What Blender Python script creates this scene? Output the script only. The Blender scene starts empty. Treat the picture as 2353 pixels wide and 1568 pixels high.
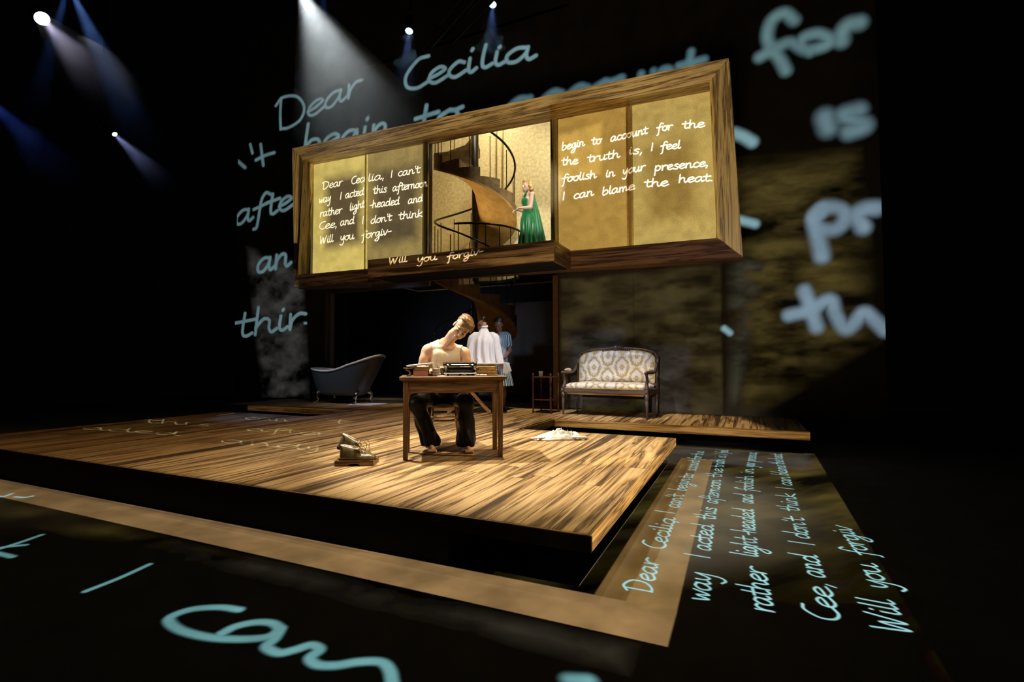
import bpy, math, random
import numpy as np
from mathutils import Vector, Matrix, Euler
random.seed(7); rng = np.random.default_rng(7)
S = bpy.context.scene; COL = S.collection
PI = math.pi
# ---------------------------------------------------------------- camera
F, CX, CY = 1158.0, 1176.5, 784.0
CAM = np.array([0, 0, .9])
def basis(y, p, r):
    cy, sy, cp, sp, cr, sr = math.cos(y), math.sin(y), math.cos(p), math.sin(p), math.cos(r), math.sin(r)
    f = np.array([-sy*cp, cy*cp, sp]); rt = np.array([cy, sy, 0.]); up = np.cross(rt, f)
    return cr*rt + sr*up, -sr*rt + cr*up, f
RT, UP, FW = basis(math.radians(24.66), math.radians(2.23), math.radians(-.16))
cd = bpy.data.cameras.new('camera'); cam = bpy.data.objects.new('camera', cd); COL.objects.link(cam)
cd.sensor_width = 36; cd.lens = F/2353*36; cd.clip_start = .05; cd.clip_end = 200
cam.matrix_world = Matrix([[RT[i], UP[i], -FW[i], CAM[i]] for i in range(3)] + [[0, 0, 0, 1]])
S.camera = cam
def ray(x, y):
    d = FW*F + RT*(x-CX) - UP*(y-CY); return d/np.linalg.norm(d)
def onz(x, y, z): d = ray(x, y); return CAM + d*(z-CAM[2])/d[2]
def ony(x, y, Y): d = ray(x, y); return CAM + d*(Y-CAM[1])/d[1]
def at(x, y, dep): d = ray(x, y); return CAM + d*dep/(d@FW)
# ---------------------------------------------------------------- world, exposure
w = bpy.data.worlds.new('dark_auditorium'); S.world = w; w.use_nodes = True
w.node_tree.nodes['Background'].inputs[0].default_value = (.5, .6, 1, 1)
w.node_tree.nodes['Background'].inputs[1].default_value = .0006
vs = S.view_settings; vs.view_transform = 'Standard'; vs.look = 'None'; vs.gamma = 1; vs.exposure = 0; vs.use_curve_mapping = False
S.cycles.use_denoising = True; S.cycles.max_bounces = 6; S.cycles.volume_bounces = 0
S.cycles.sample_clamp_indirect = 3
# ---------------------------------------------------------------- lamps of the rig
def aim(o, p, q):
    p, q = Vector(p), Vector(q); o.location = p; o.rotation_euler = (q-p).to_track_quat('-Z', 'Y').to_euler()
def spot(name, p, q, watt, deg, blend, col=(1, 1, 1), r=.06):
    l = bpy.data.lights.new(name, 'SPOT'); l.energy = watt; l.spot_size = math.radians(deg); l.spot_blend = blend
    l.color = col; l.shadow_soft_size = r
    o = bpy.data.objects.new(name, l); COL.objects.link(o); aim(o, p, q); return o
def area(name, p, q, watt, sx, sy, col=(1, 1, 1)):
    l = bpy.data.lights.new(name, 'AREA'); l.energy = watt; l.shape = 'RECTANGLE'; l.size = sx; l.size_y = sy; l.color = col
    o = bpy.data.objects.new(name, l); COL.objects.link(o); aim(o, p, q); return o
KEY = (-4.7, 4.25, 5.3)
spot('key_spot', KEY, (-2.5, 4.42, .7), 2600, 37, .45, (1, .88, .68), .05)
spot('front_fill', (-6.5, -2.5, 4.2), (-2.75, 4.5, 1.0), 1300, 12, .7, (1, .86, .66), .1)
spot('side_light', (2.6, 5.6, 3.6), (-4.2, 4.2, .25), 950, 30, .6, (1, .66, .34), .05)
spot('sofa_spot', (-3.0, 4.4, 6.6), (-2.05, 8.12, .5), 1500, 17, .6, (.95, .93, 1), .08)
spot('maid_spot', (1.6, 4.6, 4.6), (-4.15, 7.9, 1.15), 1150, 14, .9, (.80, .86, 1), .08)
spot('tub_spot', (-9.0, 3.5, 6.5), (-7.5, 8.3, .5), 850, 18, .9, (.82, .88, 1), .08)
spot('backroom_blue', (-6.6, 7.9, 2.1), (-6.7, 12, .9), 70, 80, 1, (.62, .74, 1), .2)
spot('gown_spot', (.6, -2.0, 5.6), (-3.85, 9.3, 4.1), 5200, 7, .6, (1, .93, .78), .04)
spot('room_key', (-2.98, 9.15, 6.4), (-4.2, 10.8, 3.9), 1050, 130, .8, (1, .92, .72), .06)
area('room_fill', (-5.6, 9.9, 7.5), (-5.4, 10.1, 4), 75, .6, .6, (1, .86, .58))
area('room_glow', (-6.1, 9.3, 3.0), (-5.2, 10.9, 4.4), 60, .5, .3, (1, .72, .3))
# ---------------------------------------------------------------- handwriting alphabet (strokes, x-height 1)
G = {
'a': (1.15, [[(.8,.92),(.42,1),(.06,.6),(.1,.1),(.42,.03),(.75,.5),(.82,.95),(.78,.35),(.9,.03),(1.15,.2)]]),
'b': (1.0, [[(.15,2.1),(.1,1.1),(.1,.12),(.42,0),(.82,.35),(.76,.85),(.42,.95),(.12,.6)]]),
'c': (.92, [[(.8,.86),(.5,1.02),(.12,.65),(.12,.25),(.42,0),(.92,.25)]]),
'd': (1.15, [[(.8,.85),(.42,1),(.05,.55),(.15,.08),(.5,.08),(.82,.6),(.95,2.1),(.85,1),(.9,.1),(1.15,.15)]]),
'e': (.95, [[(.05,.42),(.5,.55),(.82,.8),(.55,1.03),(.15,.75),(.1,.25),(.42,0),(.95,.25)]]),
'f': (.9, [[(1.05,1.8),(.75,2.1),(.5,1.6),(.4,.6),(.3,-.6),(.1,-.75)],[(.0,.8),(.95,1.0)]]),
'g': (1.1, [[(.8,.9),(.42,1),(.08,.6),(.2,.12),(.55,.2),(.82,.95),(.76,-.5),(.4,-1.0),(.02,-.75),(.5,-.3),(1.1,.2)]]),
'h': (1.08, [[(.15,2.1),(.1,.0)],[(.1,.45),(.42,.97),(.7,.85),(.72,.3),(.85,.02),(1.08,.2)]]),
'i': (.5, [[(.15,1),(.12,.3),(.25,.02),(.5,.2)],[(.22,1.5),(.25,1.58)]]),
'k': (1.0, [[(.15,2.1),(.1,0)],[(.8,1.0),(.15,.5),(.95,.0)]]),
'l': (.5, [[(.2,2.1),(.12,.4),(.25,.02),(.5,.2)]]),
'm': (1.5, [[(.1,1),(.1,0),(.15,.6),(.4,.97),(.6,.8),(.6,0),(.66,.6),(.92,.98),(1.1,.8),(1.12,.2),(1.25,.02),(1.5,.2)]]),
'n': (1.1, [[(.1,1),(.1,0),(.15,.6),(.45,.98),(.7,.85),(.72,.25),(.85,.02),(1.1,.2)]]),
'o': (1.0, [[(.5,1),(.12,.7),(.1,.25),(.45,0),(.82,.35),(.76,.82),(.5,1),(.7,.9),(1.0,.98)]]),
'p': (1.0, [[(.15,1),(.05,-1.0)],[(.12,.6),(.45,1.02),(.82,.75),(.7,.2),(.4,.02),(.12,.2)]]),
'r': (.8, [[(.1,1),(.12,0),(.2,.6),(.5,.97),(.8,.9)]]),
's': (.8, [[(.72,.9),(.4,1.02),(.2,.76),(.62,.4),(.52,.05),(.1,.05)]]),
't': (.75, [[(.3,1.75),(.25,.3),(.42,.0),(.7,.15)],[(-.1,1.0),(.8,1.08)]]),
'u': (1.12, [[(.1,1),(.1,.3),(.35,0),(.7,.4),(.78,1),(.76,.2),(.9,.02),(1.12,.2)]]),
'v': (.9, [[(.05,1),(.35,0),(.85,1.05)]]),
'w': (1.3, [[(.05,1),(.25,.05),(.6,.8),(.8,.05),(1.25,1.05)]]),
'y': (.95, [[(.1,1),(.12,.4),(.4,.12),(.75,.9),(.82,1),(.7,-.5),(.35,-1),(0,-.75)]]),
'D': (1.5, [[(.2,1.9),(.2,0)],[(-.15,1.65),(.5,2.0),(1.25,1.5),(1.2,.6),(.7,.08),(.15,-.02)]]),
'C': (1.2, [[(1.15,1.95),(.65,1.9),(.12,1.1),(.2,.3),(.7,0),(1.25,.25)]]),
'I': (.6, [[(.28,1.95),(.2,0)]]),
'W': (1.7, [[(0,2),(.25,0),(.7,1.4),(.95,0),(1.5,2)]]),
"'": (.3, [[(.18,1.95),(.12,1.55)]]), ',': (.4, [[(.22,.15),(.08,-.35)]]), '.': (.35, [[(.15,.03),(.2,.06)]]), '-': (.7, [[(.05,.55),(.65,.62)]]),
}
def smooth(P, n=7):
    P = np.array(P, float)
    if len(P) < 3: return P
    Q = np.vstack([2*P[0]-P[1], P, 2*P[-1]-P[-2]]); o = []
    for i in range(1, len(Q)-2):
        a, b, c, d = Q[i-1:i+3]
        for t in np.linspace(0, 1, n, endpoint=False):
            o.append(.5*(2*b + (c-a)*t + (2*a-5*b+4*c-d)*t*t + (3*b-a-3*c+d)*t**3))
    return np.array(o + [P[-1]])
def word(txt):
    x, st = 0, []
    for c in txt:
        if c == ' ': x += .8; continue
        a, ss = G[c]
        for s in ss: st.append(smooth(s) + [x, 0])
        x += a
    return max(x, .4), st
# ---------------------------------------------------------------- video projectors
class Projector:
    """A lamp with a video image: everything it throws is drawn into one picture in the lamp's own frame."""
    def __init__(s, name, pos, target, scale, W, H, watt, r=.004):
        s.name, s.W, s.H, s.pos = name, W, H, np.array(pos, float)
        l = bpy.data.lights.new(name, 'SPOT'); s.l = l; l.energy = watt; l.spot_size = 2*math.atan(.75/scale*max(1, 1)) ; l.spot_blend = 0; l.shadow_soft_size = r
        s.o = bpy.data.objects.new(name, l); COL.objects.link(s.o); aim(s.o, pos, target)
        s.M = np.array(s.o.rotation_euler.to_matrix()).T; s.scale = scale; s.asp = W/H
        s.img = np.zeros((H, W, 3), np.float32)
    def uv(s, P):
        q = s.M @ (np.asarray(P, float)-s.pos)
        return np.array([(q[0]/-q[2]*s.scale + .5)*s.W, (q[1]/-q[2]*s.scale*s.asp + .5)*s.H])
    def stroke(s, P3, w3, col, soft=.35):
        uv = np.array([s.uv(p) for p in P3]); wr = []
        for i, p in enumerate(P3):
            wr.append(w3)
        r = np.array(wr)/2
        # world width -> image pixels at each point
        px = np.array([s.scale*s.W*ri/(-(s.M @ (np.asarray(p)-s.pos))[2]) for p, ri in zip(P3, r)])
        R = px.max()*(1+soft)+2
        x0, y0 = np.floor(uv.min(0)-R).astype(int); x1, y1 = np.ceil(uv.max(0)+R).astype(int)
        x0, y0, x1, y1 = max(x0, 0), max(y0, 0), min(x1, s.W), min(y1, s.H)
        if x1 <= x0 or y1 <= y0: return
        acc = np.zeros((y1-y0, x1-x0), np.float32)
        for a, b, ra, rb in zip(uv[:-1], uv[1:], px[:-1], px[1:]):
            rr = max(ra, rb)*(1+soft)+2
            ax, ay = int(max(min(a[0], b[0])-rr, x0)), int(max(min(a[1], b[1])-rr, y0)); bx, by = int(min(max(a[0], b[0])+rr+1, x1)), int(min(max(a[1], b[1])+rr+1, y1))
            if bx <= ax or by <= ay: continue
            X, Y = np.meshgrid(np.arange(ax, bx)+.5, np.arange(ay, by)+.5)
            d = b-a; t = np.clip(((X-a[0])*d[0]+(Y-a[1])*d[1])/max(d@d, 1e-9), 0, 1)
            dist = np.hypot(X-a[0]-t*d[0], Y-a[1]-t*d[1]); ra_ = ra+(rb-ra)*t
            sw = np.maximum(ra_*soft, .7)
            v = np.clip((ra_+sw-dist)/(2*sw), 0, 1)
            blk = acc[ay-y0:by-y0, ax-x0:bx-x0]; np.maximum(blk, v, out=blk)
        acc = (acc*acc*(3-2*acc))[..., None]
        I = s.img[y0:y1, x0:x1]; I[:] = I*(1-acc) + acc*np.array(col, np.float32)
    def text(s, txt, surf, p0, p1, xh, w3, col, up=None, lift=0, soft=.35, cap=.62):
        """surf(px, py) gives the point of the surface behind a picture point; baseline p0-p1, x-height xh"""
        adv, st = word(txt)
        for g in st:
            P = []
            for u, v in g:
                t = u/adv; x = p0[0]+(p1[0]-p0[0])*t; y = p0[1]+(p1[1]-p0[1])*t
                if v > 1: v = 1+(v-1)*cap
                if up is None: P.append(surf(x+.08*xh*v, y-v*xh))
                else: P.append(surf(x, y) + np.array(up)*v*xh)
            s.stroke(P, w3, col, soft)
    def poly(s, P3, col, noise=None, soft=0, mode='max'):
        uv = np.array([s.uv(p) for p in P3])
        x0, y0 = np.maximum(np.floor(uv.min(0)).astype(int)-2, 0); x1 = min(int(uv[:, 0].max())+3, s.W); y1 = min(int(uv[:, 1].max())+3, s.H)
        if x1 <= x0 or y1 <= y0: return
        X, Y = np.meshgrid(np.arange(x0, x1)+.5, np.arange(y0, y1)+.5)
        c = uv.mean(0); m = np.full(X.shape, 1e9, np.float32)
        for a, b in zip(uv, np.roll(uv, -1, 0)):
            n = np.array([-(b-a)[1], (b-a)[0]]); n /= max(np.hypot(*n), 1e-9)
            if (c-a)@n < 0: n = -n
            m = np.minimum(m, (X-a[0])*n[0]+(Y-a[1])*n[1])
        k = np.clip(m/max(soft, 1)+.5, 0, 1)[..., None] if soft < 2 else np.clip(m/soft, 0, 1)[..., None]
        v = np.array(col, np.float32)*np.ones(X.shape+(3,), np.float32)
        if noise is not None: v = v*noise(X/s.W, Y/s.W)[..., None]
        I = s.img[y0:y1, x0:x1]
        if mode == 'max': I[:] = np.maximum(I, v*k)
        elif mode == 'over': I[:] = I*(1-k)+v*k
        elif mode == 'mul': I[:] = I*(1-k+k*v)
        else: I[:] = I+v*k
    def done(s, strength=1.0):
        im = bpy.data.images.new(s.name+'_picture', s.W, s.H, alpha=False, float_buffer=False)
        im.colorspace_settings.name = 'Non-Color'
        a = np.ones((s.H, s.W, 4), np.float32); a[..., :3] = np.clip(s.img, 0, 1); im.pixels.foreach_set(a.ravel()); im.update(); im.pack()
        l = s.l; l.use_nodes = True; nt = l.node_tree; N, L = nt.nodes, nt.links
        em = next(n for n in N if n.type == 'EMISSION')
        tc = N.new('ShaderNodeTexCoord'); sep = N.new('ShaderNodeSeparateXYZ'); L.new(tc.outputs['Normal'], sep.inputs[0])
        def mth(op, a, b):
            m = N.new('ShaderNodeMath'); m.operation = op
            for i, v in enumerate((a, b)):
                if isinstance(v, (int, float)): m.inputs[i].default_value = v
                else: L.new(v, m.inputs[i])
            return m.outputs[0]
        z = mth('ABSOLUTE', sep.outputs[2], 0)
        u = mth('ADD', mth('MULTIPLY', mth('DIVIDE', sep.outputs[0], z), s.scale*SGN[0]), .5)
        v = mth('ADD', mth('MULTIPLY', mth('DIVIDE', sep.outputs[1], z), s.scale*s.asp*SGN[1]), .5)
        cmb = N.new('ShaderNodeCombineXYZ'); L.new(u, cmb.inputs[0]); L.new(v, cmb.inputs[1])
        ti = N.new('ShaderNodeTexImage'); ti.image = im; ti.extension = 'CLIP'; L.new(cmb.outputs[0], ti.inputs[0])
        L.new(ti.outputs[0], em.inputs['Color']); em.inputs['Strength'].default_value = strength
        s.img = None
SGN = (1, 1)
def fnoise(seed, fx, fy, octv=4, lo=.6, hi=1.1, pw=1.0):
    """cloudy brightness over picture coordinates"""
    r = np.random.default_rng(seed); tabs = [r.random((64, 64)).astype(np.float32) for _ in range(octv)]
    def f(X, Y):
        o = np.zeros(X.shape, np.float32); amp, tot = 1, 0
        for i, t in enumerate(tabs):
            x = X*fx*2**i; y = Y*fy*2**i; xi = np.floor(x).astype(int); yi = np.floor(y).astype(int); xf = x-xi; yf = y-yi
            xf = xf*xf*(3-2*xf); yf = yf*yf*(3-2*yf)
            g = lambda a, b: t[b % 64, a % 64]
            o += amp*((g(xi, yi)*(1-xf)+g(xi+1, yi)*xf)*(1-yf)+(g(xi, yi+1)*(1-xf)+g(xi+1, yi+1)*xf)*yf); tot += amp; amp *= .55
        o = np.clip((o/tot-.25)*2, 0, 1)**pw
        return lo+(hi-lo)*o
    return f
# ---------------------------------------------------------------- materials
def nmat(name):
    m = bpy.data.materials.new(name); m.use_nodes = True
    return m, m.node_tree.nodes, m.node_tree.links, m.node_tree.nodes['Principled BSDF']
def setp(b, col=None, rough=None, metal=None, spec=None, **k):
    if col is not None: b.inputs['Base Color'].default_value = (*col, 1)
    if rough is not None: b.inputs['Roughness'].default_value = rough
    if metal is not None: b.inputs['Metallic'].default_value = metal
    if spec is not None: b.inputs['Specular IOR Level'].default_value = spec
    for n, v in k.items(): b.inputs[n.replace('_', ' ')].default_value = v
def ramp(N, L, src, stops):
    r = N.new('ShaderNodeValToRGB'); e = r.color_ramp.elements
    while len(e) < len(stops): e.new(.5)
    for i, (p, c) in enumerate(stops): e[i].position = p; e[i].color = (*c, 1)
    L.new(src, r.inputs[0]); return r.outputs[0]
def noise_tex(N, L, vec, scale, detail=4, rough=.55, dist=0):
    n = N.new('ShaderNodeTexNoise'); n.inputs['Scale'].default_value = scale; n.inputs['Detail'].default_value = detail
    n.inputs['Roughness'].default_value = rough; n.inputs['Distortion'].default_value = dist
    if vec is not None: L.new(vec, n.inputs['Vector'])
    return n.outputs[0]
def coords(N, L, scale=(1, 1, 1), rand=False, rot=(0, 0, 0)):
    t = N.new('ShaderNodeTexCoord'); m = N.new('ShaderNodeMapping'); m.inputs['Scale'].default_value = scale; m.inputs['Rotation'].default_value = rot
    src = t.outputs['Object']
    if rand:
        oi = N.new('ShaderNodeObjectInfo'); a = N.new('ShaderNodeVectorMath'); a.operation = 'ADD'
        s = N.new('ShaderNodeMath'); s.operation = 'MULTIPLY'; s.inputs[1].default_value = 43; L.new(oi.outputs['Random'], s.inputs[0])
        L.new(src, a.inputs[0]); L.new(s.outputs[0], a.inputs[1]); src = a.outputs[0]
    L.new(src, m.inputs[0]); return m.outputs[0]
def bump(N, L, b, h, strength=.3, dist=.01):
    n = N.new('ShaderNodeBump'); n.inputs['Strength'].default_value = strength; n.inputs['Distance'].default_value = dist
    L.new(h, n.inputs['Height']); L.new(n.outputs[0], b.inputs['Normal'])
def plain(name, col, rough=.6, metal=0, spec=.4, var=.12, sc=25, bmp=0, **k):
    m, N, L, b = nmat(name); setp(b, col, rough, metal, spec, **k)
    v = noise_tex(N, L, coords(N, L), sc, 3)
    c = np.array(col)
    L.new(ramp(N, L, v, [(.3, c*(1-var)), (.7, np.minimum(c*(1+var), 1))]), b.inputs['Base Color'])
    if bmp: bump(N, L, b, v, bmp, .004)
    return m
def wood(name, dark, mid, light, axis=1, f=1.0, rough=.45, rand=True, spec=.4, streak=.5):
    m, N, L, b = nmat(name); setp(b, mid, rough, 0, spec)
    sc = [8*f]*3; sc[axis] = .34*f
    v = coords(N, L, sc, rand)
    a = noise_tex(N, L, v, 1.6, 5, .62, .5)
    sc2 = [60*f]*3; sc2[axis] = 1.5*f
    g = noise_tex(N, L, coords(N, L, sc2, rand), 1, 2)
    mx = N.new('ShaderNodeMath'); mx.operation = 'MULTIPLY_ADD'; L.new(g, mx.inputs[0]); mx.inputs[1].default_value = .14
    L.new(a, mx.inputs[2])
    oi = N.new('ShaderNodeObjectInfo'); ad = N.new('ShaderNodeMath'); ad.operation = 'MULTIPLY_ADD'
    L.new(oi.outputs['Random'], ad.inputs[0]); ad.inputs[1].default_value = .20 if rand else 0; L.new(mx.outputs[0], ad.inputs[2])
    c = ramp(N, L, ad.outputs[0], [(.50, dark), (.57, mid), (.64, light), (.69, mid), (.73, dark), (.77, mid), (.86, light)])
    L.new(c, b.inputs['Base Color']); bump(N, L, b, g, .08, .002)
    return m
M = {}
M['plank'] = wood('striped_boards', (.055, .032, .016), (.30, .19, .085), (.54, .39, .20), 1, .62, .42)
M['beam_x'] = wood('striped_beam', (.06, .035, .016), (.27, .16, .06), (.46, .31, .13), 0, .8, .4)
M['beam_z'] = wood('striped_post', (.06, .035, .016), (.27, .16, .06), (.46, .31, .13), 2, .8, .4)
M['desk'] = wood('worn_oak', (.05, .025, .012), (.155, .082, .038), (.24, .145, .07), 0, 1.6, .4)
M['desk_z'] = wood('worn_oak_leg', (.05, .025, .012), (.145, .078, .036), (.22, .13, .062), 2, 1.6, .4)
M['maple'] = wood('pale_wood', (.33, .18, .09), (.45, .26, .14), (.52, .33, .2), 0, 1.5, .5)
M['maho'] = wood('dark_mahogany', (.035, .012, .008), (.075, .028, .017), (.11, .045, .026), 2, 2, .3)
M['walnut'] = wood('grey_walnut', (.03, .02, .018), (.075, .05, .045), (.12, .085, .08), 2, 2, .32)
M['black'] = plain('matt_black', (.006, .006, .006), .8, 0, .15)
M['floor'] = plain('grey_stage_cloth', (.08, .0775, .072), .75, 0, .25, .22, 3, .1)
M['wallp'] = plain('painted_flat', (.09, .088, .084), .85, 0, .12, .2, 2)
M['rear'] = plain('dark_backcloth', (.03, .032, .036), .9, 0, .1, .25, 1.2)
M['reargrey'] = plain('grey_flat', (.19, .17, .15), .9, 0, .1, .1, 1.2)
M['gold'] = plain('gold_leaf_panel', (.62, .53, .33), .5, 0, .4, .2, 60, .15)
M['paper'] = plain('gold_wallpaper', (.62, .53, .30), .55, 0, .35, .22, 14, .15)
M['brass'] = plain('dull_brass', (.42, .33, .16), .35, .8, .5)
M['iron'] = plain('dark_iron', (.02, .017, .014), .35, .6, .5)
M['concrete'] = plain('bronze_plaster', (.20, .14, .07), .7, 0, .2, .28, 9, .2)
M['skin'] = plain('fair_skin', (.66, .42, .30), .5, 0, .35, .07, 30, 0, Subsurface_Weight=.0)
M['skin2'] = plain('pale_skin', (.75, .5, .38), .5, 0, .35, .06, 30)
M['dskin'] = plain('dark_skin', (.17, .085, .058), .42, 0, .45, .1, 30)
M['lip'] = plain('lips', (.42, .15, .12), .4)
M['hair'] = plain('brown_hair', (.17, .095, .035), .4, 0, .5, .5, 60, .6)
M['blond'] = plain('blond_hair', (.66, .46, .18), .4, 0, .5, .35, 60, .6)
M['dhair'] = plain('black_hair', (.012, .011, .014), .5, 0, .4, .3, 50, .5)
M['eye'] = plain('dark_lashes', (.02, .012, .01), .4)
M['vest'] = plain('ribbed_cotton', (.76, .70, .55), .85, 0, .15, .06, 40)
M['satin'] = plain('black_satin', (.005, .005, .005), .45, 0, .16, .1, 20)
M['walnut_x'] = wood('grey_walnut_rail', (.03, .02, .018), (.075, .05, .045), (.12, .085, .08), 0, 2, .32)
M['white'] = plain('white_cotton', (.70, .69, .67), .85, 0, .15, .06, 20)
M['shirt'] = plain('pressed_white_shirt', (.74, .76, .86), .8, 0, .2, .05, 20)
M['enamel'] = plain('white_enamel', (.78, .78, .82), .15, 0, .6, .03)
M['tub'] = plain('grey_bath_paint', (.065, .078, .092), .35, 0, .5, .08)
M['chrome'] = plain('chrome', (.75, .77, .8), .12, 1, .5, .05)
M['silver'] = plain('worn_leather', (.26, .21, .12), .20, .5, .7, .3, 40)
M['sole'] = plain('shoe_sole', (.05, .035, .02), .6)
M['green'] = plain('green_satin', (.010, .20, .065), .40, 0, .55, .12, 12, 0, Sheen_Weight=.2)
M['red'] = plain('red_cloth_binding', (.36, .12, .075), .6, 0, .3, .15)
M['pages'] = plain('yellowed_pages', (.60, .43, .17), .8, 0, .2, .15, 90)
M['page2'] = plain('faded_red_page_edges', (.42, .19, .12), .8, 0, .2, .15, 90)
M['sheet'] = plain('white_paper', (.82, .80, .76), .8, 0, .2, .04)
M['card'] = plain('brown_boards', (.25, .15, .07), .7, 0, .3, .15)
M['type'] = plain('black_enamel_metal', (.02, .021, .022), .25, .3, .6, .1)
M['steel'] = plain('worn_steel', (.33, .34, .34), .3, .9, .5, .15)
M['lamp'] = plain('lamp_housing', (.015, .015, .016), .5, .3, .4)
M['pinkglass'] = plain('pink_pottery', (.55, .33, .27), .45, 0, .5, .15)
def emis(name, col, s):
    m, N, L, b = nmat(name); setp(b, (0, 0, 0), .5); b.inputs['Emission Color'].default_value = (*col, 1); b.inputs['Emission Strength'].default_value = s
    return m
M['glow_white'] = emis('lit_lens_white', (.95, .93, 1), 9)
M['glow_blue'] = emis('lit_lens_blue', (.45, .68, 1), 2.2)
def damask():
    m, N, L, b = nmat('cream_damask'); setp(b, (.6, .56, .5), .42, 0, .5, Sheen_Weight=.3)
    t = N.new('ShaderNodeTexCoord'); sp = N.new('ShaderNodeSeparateXYZ'); L.new(t.outputs['Object'], sp.inputs[0])
    def mth(op, a, b_=0., c=None):
        q = N.new('ShaderNodeMath'); q.operation = op
        for i, v in enumerate((a, b_, c)):
            if v is None: continue
            if isinstance(v, (int, float)): q.inputs[i].default_value = v
            else: L.new(v, q.inputs[i])
        return q.outputs[0]
    # half-drop repeat, mirrored about every motif axis, so that a leafy noise turns into symmetric medallions
    vz = mth('SUBTRACT', sp.outputs[2], sp.outputs[1]); pw, ph = .25, .34
    X = mth('DIVIDE', sp.outputs[0], pw); col = mth('FLOOR', X); fx = mth('ABSOLUTE', mth('SUBTRACT', mth('FRACT', X), .5))
    sh = mth('MULTIPLY', mth('FRACT', mth('MULTIPLY', col, .5)), 1.0)
    Z = mth('ADD', mth('DIVIDE', vz, ph), sh); fz = mth('SUBTRACT', mth('FRACT', Z), .5)
    cb = N.new('ShaderNodeCombineXYZ'); L.new(fx, cb.inputs[0]); L.new(mth('MULTIPLY', fz, ph/pw), cb.inputs[1])
    n1 = noise_tex(N, L, cb.outputs[0], 7.5, 2.5, .6, 1.4)
    rad = mth('SQRT', mth('ADD', mth('MULTIPLY', mth('MULTIPLY', fx, 2.3), mth('MULTIPLY', fx, 2.3)), mth('MULTIPLY', mth('MULTIPLY', fz, 2.3), mth('MULTIPLY', fz, 2.3))))
    env = mth('SINE', mth('MULTIPLY', rad, 8.2))
    v = mth('ADD', n1, mth('MULTIPLY', env, .13))
    c = ramp(N, L, v, [(.515, (.62, .60, .60)), (.55, (.36, .29, .16))]); L.new(c, b.inputs['Base Color'])
    return m
M['damask'] = damask()
def stripes():
    m, N, L, b = nmat('blue_striped_cotton'); setp(b, (.5, .6, .65), .8, 0, .2)
    t = N.new('ShaderNodeTexCoord'); sp = N.new('ShaderNodeSeparateXYZ'); L.new(t.outputs['UV'], sp.inputs[0])
    s = N.new('ShaderNodeMath'); s.operation = 'MULTIPLY'; s.inputs[1].default_value = 2*PI; L.new(sp.outputs[0], s.inputs[0])
    q = N.new('ShaderNodeMath'); q.operation = 'SINE'; L.new(s.outputs[0], q.inputs[0])
    L.new(ramp(N, L, q.outputs[0], [(.30, (.03, .09, .16)), (.5, (.48, .60, .66))]), b.inputs['Base Color'])
    return m
M['stripe'] = stripes()
def glassm():
    m, N, L, b = nmat('clear_glass'); setp(b, (.9, .95, 1), .05, 0, .5, Transmission_Weight=.85, IOR=1.4); return m
M['glass'] = glassm()
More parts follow.
